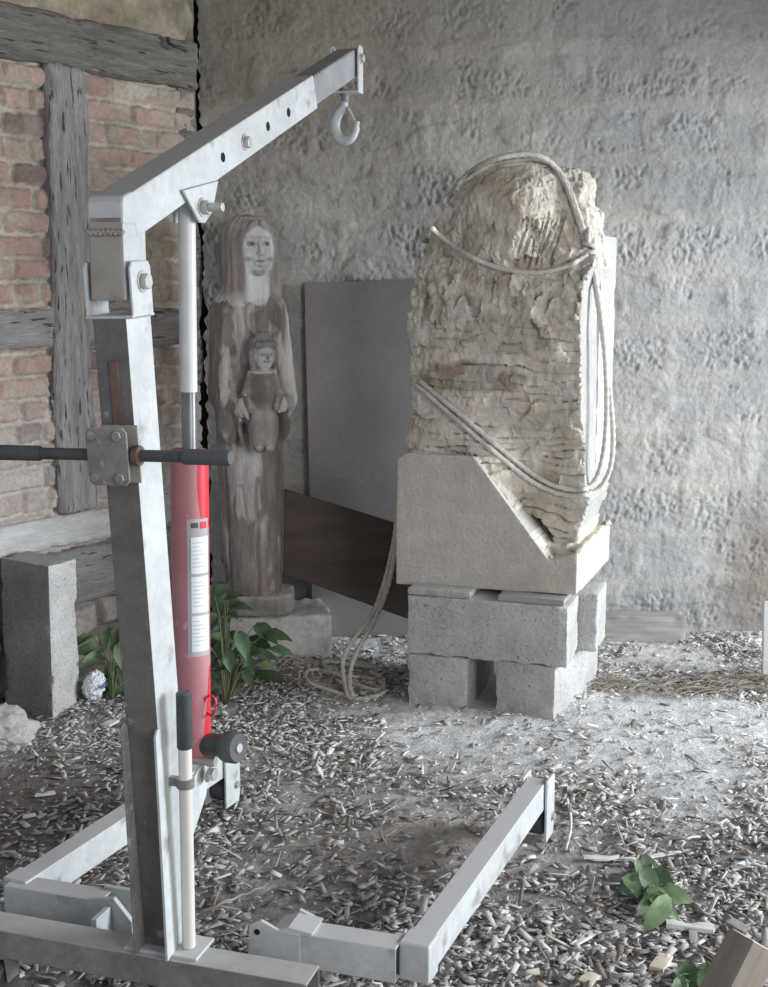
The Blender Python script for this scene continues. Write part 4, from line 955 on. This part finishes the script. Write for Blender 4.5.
hk = [(0, -.015), (-.004, -.03), (-.018, -.046), (-.027, -.066), (-.027, -.088), (-.017, -.106), (0, -.113), (.017, -.107), (.027, -.092), (.030, -.076), (.033, -.066)]
hkp = smooth_path([hk0 + bx2 * a_ + Vector((0, 0, b_)) for a_, b_ in hk], .004); nn = len(hkp)
rad = [.0075 + .0058 * math.sin(min(1, i / nn * 1.18) * math.pi)**.7 if i / nn < .84 else .0098 * (1 - .45 * (i / nn - .84) / .16) for i in range(nn)]
b = MB(); b.tube(hkp, rad, n=14); hook = part(b, 'hook', 'paint', bevel=0, smooth=True)
b = MB(); b.prism([(.004, -.030), (.010, -.032), (.031, -.070), (.026, -.074)], -.006, .006, fn=lambda a_, b_, t_: tuple(hk0 + bx2 * a_ + Vector((0, t_, b_)))); part(b, 'safety_latch', 'bolt_zinc', hook, bevel=.001)
# ram bracket under the boom
rt = .245; rtop = bp2(rt, .010, -.037) + Vector((0, 0, -.018))
b = MB()
for sg in (-1, 1):
    b.prism([(-.075, .020), (.075, .048), (.045, -.012), (.012, -.034), (-.012, -.034)], sg * .029 - .003, sg * .029 + .003, fn=lambda a_, b_, t_: tuple(rtop + Vector((t_, a_, b_))))
ears = part(b, 'ram_bracket', 'paint', boom, bevel=.0015)
hexbolt(ears, rtop + Vector((.032, 0, -.006)), (1, 0, 0), .0135, .012, shank=.028)
# hydraulic ram
rbot = Vector((MX - .014, .170, .475)); rd = (rtop - rbot).normalized(); RL = (rtop - rbot).length
zb_top = (1.072 - .475) / rd.z
b = MB(); b.lathe(rbot, rd, [(0, .034), (.004, .036), (.012, .0365), (zb_top - .01, .0365), (zb_top, .034)], n=40); ram = part(b, 'ram_cylinder', 'red_dusty', bevel=0, smooth='auto', label='dusty red ram cylinder')
b = MB(); b.cyl(rbot + rd * zb_top, rbot + rd * (zb_top + .118), .0145, n=20); part(b, 'ram_rod', 'rod_dark', ram, bevel=0, smooth='auto', label='dark oiled lower rod')
b = MB(); b.cyl(rbot + rd * (zb_top + .118), rtop + rd * .012, .0165, n=20); part(b, 'ram_sleeve', 'rod_pale', ram, bevel=0, smooth='auto', label='pale painted upper rod')
b = MB(); b.lathe(rbot + rd * (zb_top - .004), rd, [(0, .030), (0, .037), (.010, .037), (.013, .030)], n=24); part(b, 'ram_gland', 'red_dusty', ram, bevel=0, smooth='auto')
# curved skins on the cylinder: clean red stripe and the paper label
def skin(z0, z1, a0_, a1_, r_, m, name, parent, n=10, shape=None):
    ex = Vector((1, 0, 0)); ex = (ex - rd * ex.dot(rd)).normalized(); ey = rd.cross(ex); vs, fs = [], []; rows = 12
    for i in range(rows + 1):
        h_ = z0 + (z1 - z0) * i / rows; aa, ab_ = (a0_, a1_) if shape is None else shape(i / rows)
        for j in range(n + 1):
            q = aa + (ab_ - aa) * j / n; vs.append(rbot + rd * h_ + (ex * math.cos(q) + ey * math.sin(q)) * r_)
    for i in range(rows):
        for j in range(n): k_ = i * (n + 1) + j; fs.append((k_, k_ + 1, k_ + n + 2, k_ + n + 1))
    bb = MB(); bb.add(vs, fs); o = part(bb, name, m, parent, bevel=0, smooth=True); return o
skin(.455, zb_top - .012, R(-32), R(15), .0369, 'red_clean', 'clean_patch', ram, shape=lambda t_: (R(-24 - 16 * math.sin(t_ * 2.2)) , R(20)))
skin(.30 * 0 + .005, .18, R(-32), R(12), .0369, 'red_clean', 'clean_patch', ram, shape=lambda t_: (R(-34 + 38 * t_), R(20)))
zL = (.445, .205)
lb = skin(.205, .475, R(-74), R(0), .0370, 'label_back', 'warning_label', ram)
for k_ in range(3):
    z1_ = .440 - k_ * .077; sk = skin(z1_ - .071, z1_, R(-62), R(0), .0373, 'label_paper', 'label_panel', lb)
    bb = MB(); 
    ex = Vector((1, 0, 0)); ex = (ex - rd * ex.dot(rd)).normalized(); ey = rd.cross(ex)
    for j_ in range(7):
        zz_ = z1_ - .010 - j_ * .0078; q0, q1 = R(-58), R(-14 - 12 * ((j_ * 5 + k_) % 3)); vs = []
        for h_ in (zz_ - .0014, zz_):
            for i_ in range(7): q = q0 + (q1 - q0) * i_ / 6; vs.append(rbot + rd * h_ + (ex * math.cos(q) + ey * math.sin(q)) * .03755)
        bb.add(vs, [(i_, i_ + 1, i_ + 8, i_ + 7) for i_ in range(6)])
    part(bb, 'fine_print', 'print_grey', lb, bevel=0)
skin(.458, .468, R(-62), R(-40), .0374, 'black_grip', 'label_symbol', lb); skin(.456, .469, R(-34), R(-8), .0374, 'red_clean', 'label_symbol', lb)
# pull ring on the release valve
rc = rbot + rd * .105 + Vector((.044, -.01, 0)); ringp = [rc + Vector((.012 * math.cos(t_), .003 * math.sin(t_ * 2), .020 * math.sin(t_))) for t_ in [2 * math.pi * i / 28 for i in range(29)]]
b = MB(); b.tube(ringp, .0022, n=8); part(b, 'pull_ring', 'red_clean', ram, bevel=0, smooth=True)
# ram foot: yoke on the mast, pump body with its socket, bolt
b = MB()
for sg in (-1, 1): b.prism([(.035, .10), (.175, .23), (.195, .27), (.18, .30), (.15, .30), (.035, .25)], sg * .040 - .003 - .008, sg * .040 + .003 - .008, fn=lambda a_, b_, t_: (t_, a_, b_ + .155))
yoke = part(b, 'ram_yoke', 'paint', mast, bevel=.002)
b = MB(); b.cyl(rbot + Vector((-.05, 0, -.012)), rbot + Vector((.05, 0, -.012)), .011, n=16); part(b, 'pivot_pin', 'bolt_zinc', yoke, bevel=0, smooth='auto')
hexbolt(yoke, rbot + Vector((.038, -.01, -.035)), (1, -.1, 0), .013, .014)
b = MB(); pd_ = Vector((.95, -.25, .10)).normalized(); b.lathe(rbot + Vector((.02, 0, .022)), pd_, [(0, .022), (.06, .022), (.062, .029), (.070, .031), (.088, .031), (.094, .027)], n=24); pump = part(b, 'pump_body', 'black_grip', ram, bevel=0, smooth='auto')
b = MB(); b.cyl(rbot + Vector((.02, 0, .022)) + pd_ * .094, rbot + Vector((.02, 0, .022)) + pd_ * .097, .009, n=14); part(b, 'socket_hole', 'label_back', pump, bevel=0)
# pump lever stowed upright beside the mast
l0, l1 = Vector((.078, -.004, .166)), Vector((.082, -.004, .668))
b = MB(); b.cyl(l0, l0 + (l1 - l0) * .82, .0125, n=20); lever = part(b, 'pump_lever', 'cream_pole', bevel=0, smooth='auto', label='cream painted pump lever')
b = MB(); b.lathe(l0 + (l1 - l0) * .78, l1 - l0, [(0, .0135), (.002, .0145), (.104, .0145), (.108, .011)], n=20); part(b, 'lever_grip', 'black_grip', lever, bevel=0, smooth='auto', label='black rubber grip')
lc = l0 + (l1 - l0) * .63
b = MB(); b.lathe(lc, l1 - l0, [(0, .0125), (0, .0165), (.018, .0165), (.018, .0125)], n=20); b.box(lc + Vector((-.020, 0, .009)), (.022, .012, .016)); part(b, 'lever_clip', 'dirty_shaded_steel', mast, bevel=0)

# ================================================================== PLANTS
def leaf_pts(base, d, up, L, Wd, fold=.25, droop=.3, nl=6):
    base, d, up = Vector(base), Vector(d).normalized(), Vector(up); up = (up - d * up.dot(d)).normalized(); s = d.cross(up); vs, fs = [], []
    for i in range(nl + 1):
        t = i / nl; wdt = Wd * (math.sin(math.pi * min(1, t * .93 + .06)) ** .8) * (1 - .35 * t); c = base + d * (L * t) - up * (droop * L * t * t)
        if i == nl: wdt = 0.0005
        for j in (-1, -.5, 0, .5, 1): vs.append(c + s * (wdt * .5 * j) + up * (abs(j) * wdt * fold + .004 * math.sin(t * 14 + j * 3)))
    for i in range(nl):
        for j in range(4): k = i * 5 + j; fs.append((k, k + 1, k + 6, k + 5))
    return vs, fs
def plant(name, root, leaves, label, size=.09, toward=Vector((0, -1, .3)), tone=(1, 1, 1), seed=0, wr=.55, stemr=.003, cat='plant'):
    rr = random.Random(seed); o = empty(name, root, 0, label, cat); b = MB(); cols = []; stem = MB(); root = Vector(root)
    for q in leaves:
        q = Vector(q); d = (q - root); d.z *= .3; d = Vector((d.x * 1.2 + rr.uniform(-.05, .05), rr.uniform(-.12, -.02), d.z * .2 + rr.uniform(-.10, .04)))
        L = size * rr.uniform(.75, 1.25); up = Vector((rr.uniform(-.4, .5), -.7, .75)); st_ = q - d.normalized() * L * .45
        vs, fs = leaf_pts(st_ - root, d, up, L, L * wr * rr.uniform(.85, 1.15), rr.uniform(.1, .3), rr.uniform(.15, .5)); b.add(vs, fs); g = rr.uniform(.7, 1.35); cols += [(g * tone[0], g * tone[1], g * tone[2] * rr.uniform(.9, 1.2))] * len(vs)
        mid = (root * .45 + st_ * .55) ; mid.z = st_.z * .75 + root.z * .25; mid.x = root.x * .6 + st_.x * .4
        stem.tube([Vector((0, 0, -.01)), (mid - root) * .5, mid - root, st_ - root], [stemr, stemr, stemr * .7, stemr * .4], n=6)
    me = b.mesh('foliage'); set_col(me, cols); link('foliage', me, 'leaf', o, True)
    stem.build('stem', 'stem', o, smooth=True); return o
zl = [(500,100),(562,150),(520,200),(490,280),(545,250),(565,312),(478,330),(592,390),(520,405),(650,240),(630,268),(655,350),(600,295),(705,300),(690,250),(480,462),(470,110),(540,120),(640,312),(668,385),(500,230),(460,200),(470,260),(500,360),(560,360),(450,420),(440,300),(600,420),(530,330),(575,275),(462,150),(515,150),(535,180),(480,190),(505,255),(530,285),(590,330),(555,425),(500,300),(620,290),(470,385),(455,350)]
rl = random.Random(5)
root1 = gp(226, 704, .0)
plant('leafy_plant', root1, [atY(70 + x / 3.34, 560 + y / 3.34, rl.uniform(3.98, 4.25)) for x, y in zl], 'dark green leafy plant growing between red ram and statue plinth', size=.088, seed=3)
root2 = gp(112, 702, .0)
zl = [(45,262),(120,250),(62,297),(92,322),(132,372),(125,428),(165,318),(150,262),(165,430),(150,482),(100,440),(60,480),(180,380),(175,470),(200,300)]
plant('leafy_plant', root2, [atY(70 + x / 3.34, 560 + y / 3.34, rl.uniform(3.98, 4.15)) for x, y in zl], 'green leafy weed growing between standing block and crane mast', size=.085, seed=4, wr=.62)
def scatter_px(cx_, cy_, rx_, ry_, n, lift, sd):
    r_ = random.Random(sd); out = []
    for _ in range(n):
        a_ = r_.uniform(0, 6.28); q = r_.random() ** .6; out.append(gp(cx_ + rx_ * q * math.cos(a_), cy_ + ry_ * q * math.sin(a_), r_.uniform(.01, lift)))
    return out
plant('leafy_sprig', gp(648, 900, 0), scatter_px(651, 890, 23, 23, 18, .06, 1), 'broken leafy green sprig lying on the wood chips', size=.075, seed=6, wr=.7, tone=(2.7, 2.3, 2.8))
plant('leafy_sprig', gp(692, 985, 0), scatter_px(692, 980, 18, 11, 9, .05, 2), 'small green seedling beside the timber offcut', size=.06, seed=8, wr=.6, tone=(1.5, 1.5, 1.4), cat='plant')

# crumpled blue and white wrapper
bm = bmesh.new(); bmesh.ops.create_icosphere(bm, subdivisions=5, radius=1); me = bpy.data.meshes.new('crumpled_wrapper'); bm.to_mesh(me); bm.free()
v = get_v(me); vn = v / np.linalg.norm(v, axis=1)[:, None]; rad = 1 + .30 * np.abs(fbm(*(vn * 2.2).T, o=3)) - .1; v = vn * rad[:, None] * np.array((.035, .03, .055)); set_v(me, v)
o = link('crumpled_wrapper', me, 'rag', smooth='auto'); g0 = gp(93, 702); o.location = (g0.x, g0.y + .02, g0.z + .05); o.rotation_euler = (.3, .2, .4)
tag(o, 'crumpled blue and white wrapper lying among the weeds by the standing block', 'wrapper')

# ================================================================== WOOD CHIPS AND LITTER
N0 = 78000
px_ = rng.uniform(-1.75, 1.75, N0); py_ = 1.25 + (5.0 - 1.25) * rng.random(N0) ** 1.15
halfw = .33 * py_ + .15
dm_ = dustmap(px_, py_)
barem = np.exp(-(((px_ - .12) / .24)**2 + ((py_ - 3.0) / .28)**2))
clus = sstep(-.45, .35, fbm(px_ * 2.2, py_ * 2.2, 21., o=3))
dens = (1.0 - .84 * sstep(.60, 1.0, dm_)) * (1 - .93 * barem) * (.25 + .75 * clus)
dens = dens * np.where((px_ < -.55) & (py_ < 3.2), .75, 1)
wl = (px_ - CORNER.x) * WN.x + (py_ - CORNER.y) * WN.y
soil = np.exp(-(((px_ + 1.0) / .28)**2 + ((py_ - 3.05) / .42)**2)); dens = dens * (1 - .62 * soil)
keep = (rng.random(N0) < dens) & (np.abs(px_) < halfw) & (wl > .08) & (py_ < 4.83)
def in_box(x, y, fl, ang, L, Dp):
    a_ = R(ang); dx, dy = x - fl[0], y - fl[1]; q = dx * math.cos(a_) + dy * math.sin(a_); w_ = -dx * math.sin(a_) + dy * math.cos(a_)
    return (q > .005) & (q < L - .005) & (w_ > .005) & (w_ < Dp)
pA = atZ(407, 704, 0); keep &= ~in_box(px_, py_, (pA.x, pA.y), -20, .50, .46)
px_, py_, dm_ = px_[keep], py_[keep], dm_[keep]; N = len(px_)
big = rng.random(N) ** 3
nearf = sstep(3.4, 2.0, py_)
Ln = (.007 + .036 * big + .009 * rng.random(N)) * (1 + .25 * nearf); Wd = Ln * rng.uniform(.22, .75, N); Wd = np.clip(Wd, .003, .017); spl = rng.random(N) < .035; Ln = np.where(spl, rng.uniform(.035, .085, N), Ln); Wd = np.where(spl, rng.uniform(.004, .011, N), Wd); Th = rng.uniform(.0008, .003, N)
yaw = rng.uniform(0, 2 * np.pi, N); pit = rng.normal(0, .22, N); rol = rng.normal(0, .35, N)
hz_ = ground(px_, py_) + .002 + .006 * rng.random(N) + np.abs(np.sin(pit)) * Ln * .35
cy, sy = np.cos(yaw), np.sin(yaw); cp, sp_ = np.cos(pit), np.sin(pit); cr, sr = np.cos(rol), np.sin(rol)
ax_ = np.stack([cy * cp, sy * cp, sp_], 1); b0 = np.stack([-sy, cy, 0 * cy], 1); c0_ = np.cross(ax_, b0); bx3 = b0 * cr[:, None] + c0_ * sr[:, None]; cx3 = np.cross(ax_, bx3)
VV = np.zeros((N, 8, 3)); k = 0
tw = rng.uniform(.45, 1.0, (N, 2))
for iz, sz in enumerate((-1, 1)):
    for (sx, sy2) in ((-1, -1), (1, -1), (1, 1), (-1, 1)):
        wsc = np.where(sx < 0, tw[:, 0], tw[:, 1])
        jl = rng.uniform(.8, 1.0, N)
        VV[:, k] = np.stack([px_, py_, hz_], 1) + ax_ * (sx * Ln * .5 * jl)[:, None] + bx3 * (sy2 * Wd * .5 * wsc)[:, None] + cx3 * (sz * Th * .5)[:, None]; k += 1
fq = np.array([(3,2,1,0), (4,5,6,7), (0,1,5,4), (1,2,6,5), (2,3,7,6), (3,0,4,7)])
FQ = (np.arange(N)[:, None, None] * 8 + fq[None]).reshape(-1, 4)
r1 = rng.random(N)
pal_ = np.array([(.46,.435,.42), (.58,.565,.555), (.70,.69,.685), (.80,.80,.80), (.25,.225,.21), (.50,.44,.39), (.60,.53,.46)])
pick = np.searchsorted(np.cumsum([.20, .22, .19, .11, .16, .08, .04]), r1 * .999)
cc_ = pal_[np.clip(pick, 0, 6)] * (.72 + .36 * dm_)[:, None] * rng.uniform(.85, 1.12, N)[:, None]
CC = np.repeat(cc_[:, None], 8, 1).reshape(-1, 3)
me = np_mesh('wood_chips', VV.reshape(-1, 3), FQ, CC)
tag(link('wood_chips', me, 'chip'), 'grey and pale wood chips strewn over the dusty ground', 'wood chips', kind='stuff')

# larger pieces of wood
def piece(px, py, lpx, ang, wpx, m, label, th=.010, cat='wood offcut', name='wood_offcut', seed=0):
    g = gp(px, py, 0); sc = (g - Vector((0, 0, CAM_H))).length / F_PX; L = lpx * sc / max(.35, abs(math.cos(R(ang))) + .0) * (1 if abs(ang) < 50 else .75); W = max(.008, wpx * sc * 1.5)
    o = rough_obj(name, (L, W, th), m, (g.x, g.y, g.z + th * .5 + .006), (R(seed * 3 % 7 - 3), R(seed * 5 % 9 - 4), R(ang) * 1.0), res=.008, r=.002, amp=.0015, ns=40, stretch=(.3, 2, 2), chip=.008, seed=seed)
    return tag(o, label, cat)
piece(690, 931, 42, -14, 8, 'pale_wood', 'white wood offcut lying flat just below the leafy sprig', .012, seed=1)
piece(693, 939, 16, 80, 5, 'grey_wood', 'short grey lath crossing the white offcut', .008, seed=2)
piece(661, 968, 20, 60, 9, 'cream_wood', 'cream fresh-cut wood block near the front edge, below the sprig', .012, seed=3)
piece(589, 985, 14, 55, 9, 'cream_wood', 'cream wood chip block nearest the front edge', .012, seed=4)
piece(583, 942, 26, 48, 6, 'pale_wood', 'slender pale splinter lying left of the leafy sprig', .006, seed=5)
piece(737, 930, 14, -62, 8, 'grey_wood', 'small split grey stick right beside the timber offcut', .010, seed=6)
piece(612, 862, 58, 4, 6, 'pale_wood', 'long pale bark strip lying left above the sprig', .006, seed=7)
piece(668, 857, 60, 18, 4, 'pale_wood', 'curved pale shaving lying above the sprig', .005, seed=8)
piece(619, 932, 15, 5, 8, 'grey_wood', 'squarish grey block of wood left of the white offcut', .014, seed=9)
piece(45, 797, 18, 22, 5, 'pale_wood', 'pale elongated chip on dark soil beyond the left crane leg', .006, seed=10)
piece(30, 819, 12, 10, 5, 'pale_wood', 'small pale chip nearest the left crane leg on dark soil', .006, seed=11)
piece(110, 726, 8, 70, 7, 'pale_wood', 'small white chip standing by the weed and crane mast', .008, seed=12)
piece(628, 684, 40, -6, 2, 'grey_wood', 'thin brown lath lying right of the block stack', .006, seed=13)
piece(468, 760, 10, 20, 4, 'offcut_wood', 'dark brown bark fragment on pale dust near the right crane leg tip', .008, seed=14)
def twig(pxs, r, label, m='twig', name='twig'):
    b = MB(); pts = smooth_path([gp(x, y, l) for x, y, l in pxs], .01); n = len(pts)
    b.tube([q + Vector((0, 0, .002 * math.sin(i * 1.3))) for i, q in enumerate(pts)], [r * (1 - .5 * i / n) for i in range(n)], n=7)
    return tag(b.build(name, m, smooth=True), label, 'twig')
twig([(198, 914, .01), (225, 902, .03), (255, 890, .02), (268, 884, .015)], .004, 'forked dry twig lying between crane mast and right stub')
twig([(212, 912, .012), (216, 898, .02), (222, 882, .02)], .003, 'short dry twig propped near the cream lever')
twig([(310, 757, .008), (340, 755, .012), (376, 751, .008)], .003, 'thin dark twig on pale chips in front of the rope coil')
twig([(567, 800, .008), (571, 825, .012), (566, 850, .008)], .005, 'pale bent twig right of the crane leg', m='rope')
twig([(265, 850, .008), (300, 846, .012), (330, 848, .01)], .003, 'thin grey twig on the chips in the middle of the crane legs')
twig([(680, 672, .02), (715, 682, .015), (768, 690, .015)], .005, 'long dry stalk in the straw at the right by the wall')
twig([(250, 775, .01), (262, 790, .01), (268, 806, .01)], .003, 'small curved twig right of the left crane foot')
# dark straw line along the wall at the right
st = MB(); rs_ = random.Random(3)
for i in range(300):
    x = rs_.uniform(.62, 1.6); y = 4.22 + .04 * math.sin(x * 5) + rs_.gauss(0, .055) ; a_ = rs_.gauss(0, 1.0); L = rs_.uniform(.05, .14); z = float(ground(x, y)) + rs_.uniform(.004, .028)
    p0 = Vector((x - math.cos(a_) * L / 2, y - math.sin(a_) * L / 2 * .5, z)); p1 = Vector((x + math.cos(a_) * L / 2, y + math.sin(a_) * L / 2 * .5, z + rs_.uniform(-.012, .015)))
    st.tube([p0, (p0 + p1) / 2 + Vector((0, 0, .008)), p1], .0018, n=4)
tag(st.build('straw_litter', 'twig'), 'dark dry straw raked in a line near the back wall', 'straw', kind='stuff')

# timber offcut at the lower right and the grey post beside it
tp = atY(754, 941, 1.95)
g = Vector((tp.x - .20, tp.y - .12, -.02)); ax1 = (tp - g); Lh = ax1.length
rq = Vector((0, 0, 1)).rotation_difference(ax1.normalized())
o = rough_obj('timber_offcut', (.078, .055, Lh), ['offcut_wood', 'cream_wood'], (g + tp) / 2, rq.to_euler(), res=.008, r=.003, amp=.001, ns=20, stretch=(4, 4, .4), seed=4)
o.rotation_euler.rotate_axis('Z', R(32))
for pl_ in o.data.polygons:
    if pl_.normal.z > .9: pl_.material_index = 1
tag(o, 'squared brown timber offcut with fresh cut end leaning at the lower right', 'timber')

# ================================================================== LIGHT, CAMERA
wd_ = bpy.data.worlds.new('World'); bpy.context.scene.world = wd_; wd_.use_nodes = True
bg = wd_.node_tree.nodes['Background']; bg.inputs[0].default_value = (.80, .88, 1.0, 1); bg.inputs[1].default_value = .50
def area(name, loc, target, sx, sy, e_, colr):
    l = bpy.data.lights.new(name, 'AREA'); l.shape = 'RECTANGLE'; l.size = sx; l.size_y = sy; l.energy = e_; l.color = colr
    o = bpy.data.objects.new(name, l); C.objects.link(o); o.location = loc; o.rotation_euler = (Vector(target) - Vector(loc)).to_track_quat('-Z', 'Y').to_euler(); return o
area('doorway_daylight', (5.6, 3.1, 1.9), (0, 3.9, .7), 2.6, 2.2, 470, (.87, .94, 1.0))
area('yard_daylight', (2.9, -1.2, 1.9), (-.2, 4.2, .8), 1.8, 1.6, 88, (1.0, .97, .93))
b = MB(); b.box((2.58, 2.7, 2.40), (.16, 4.4, .80)); b.box((2.58, 4.86, 1.0), (.16, .3, 2.1)); struct(b.build('shade_header', 'ceiling_wood'))  # unseen header and pier added to shade the upper back wall
cam = bpy.data.cameras.new('Camera'); co = bpy.data.objects.new('Camera', cam); C.objects.link(co)
co.location = (0, 0, CAM_H); co.rotation_euler = (math.pi / 2 - PITCH, 0, 0)
cam.sensor_fit = 'VERTICAL'; cam.sensor_height = 24; cam.lens = F_PX / 987 * 24; cam.clip_start = .05
sc = bpy.context.scene; sc.camera = co
sc.view_settings.view_transform = 'Standard'; sc.view_settings.look = 'None'; sc.view_settings.exposure = .12; sc.view_settings.gamma = 1
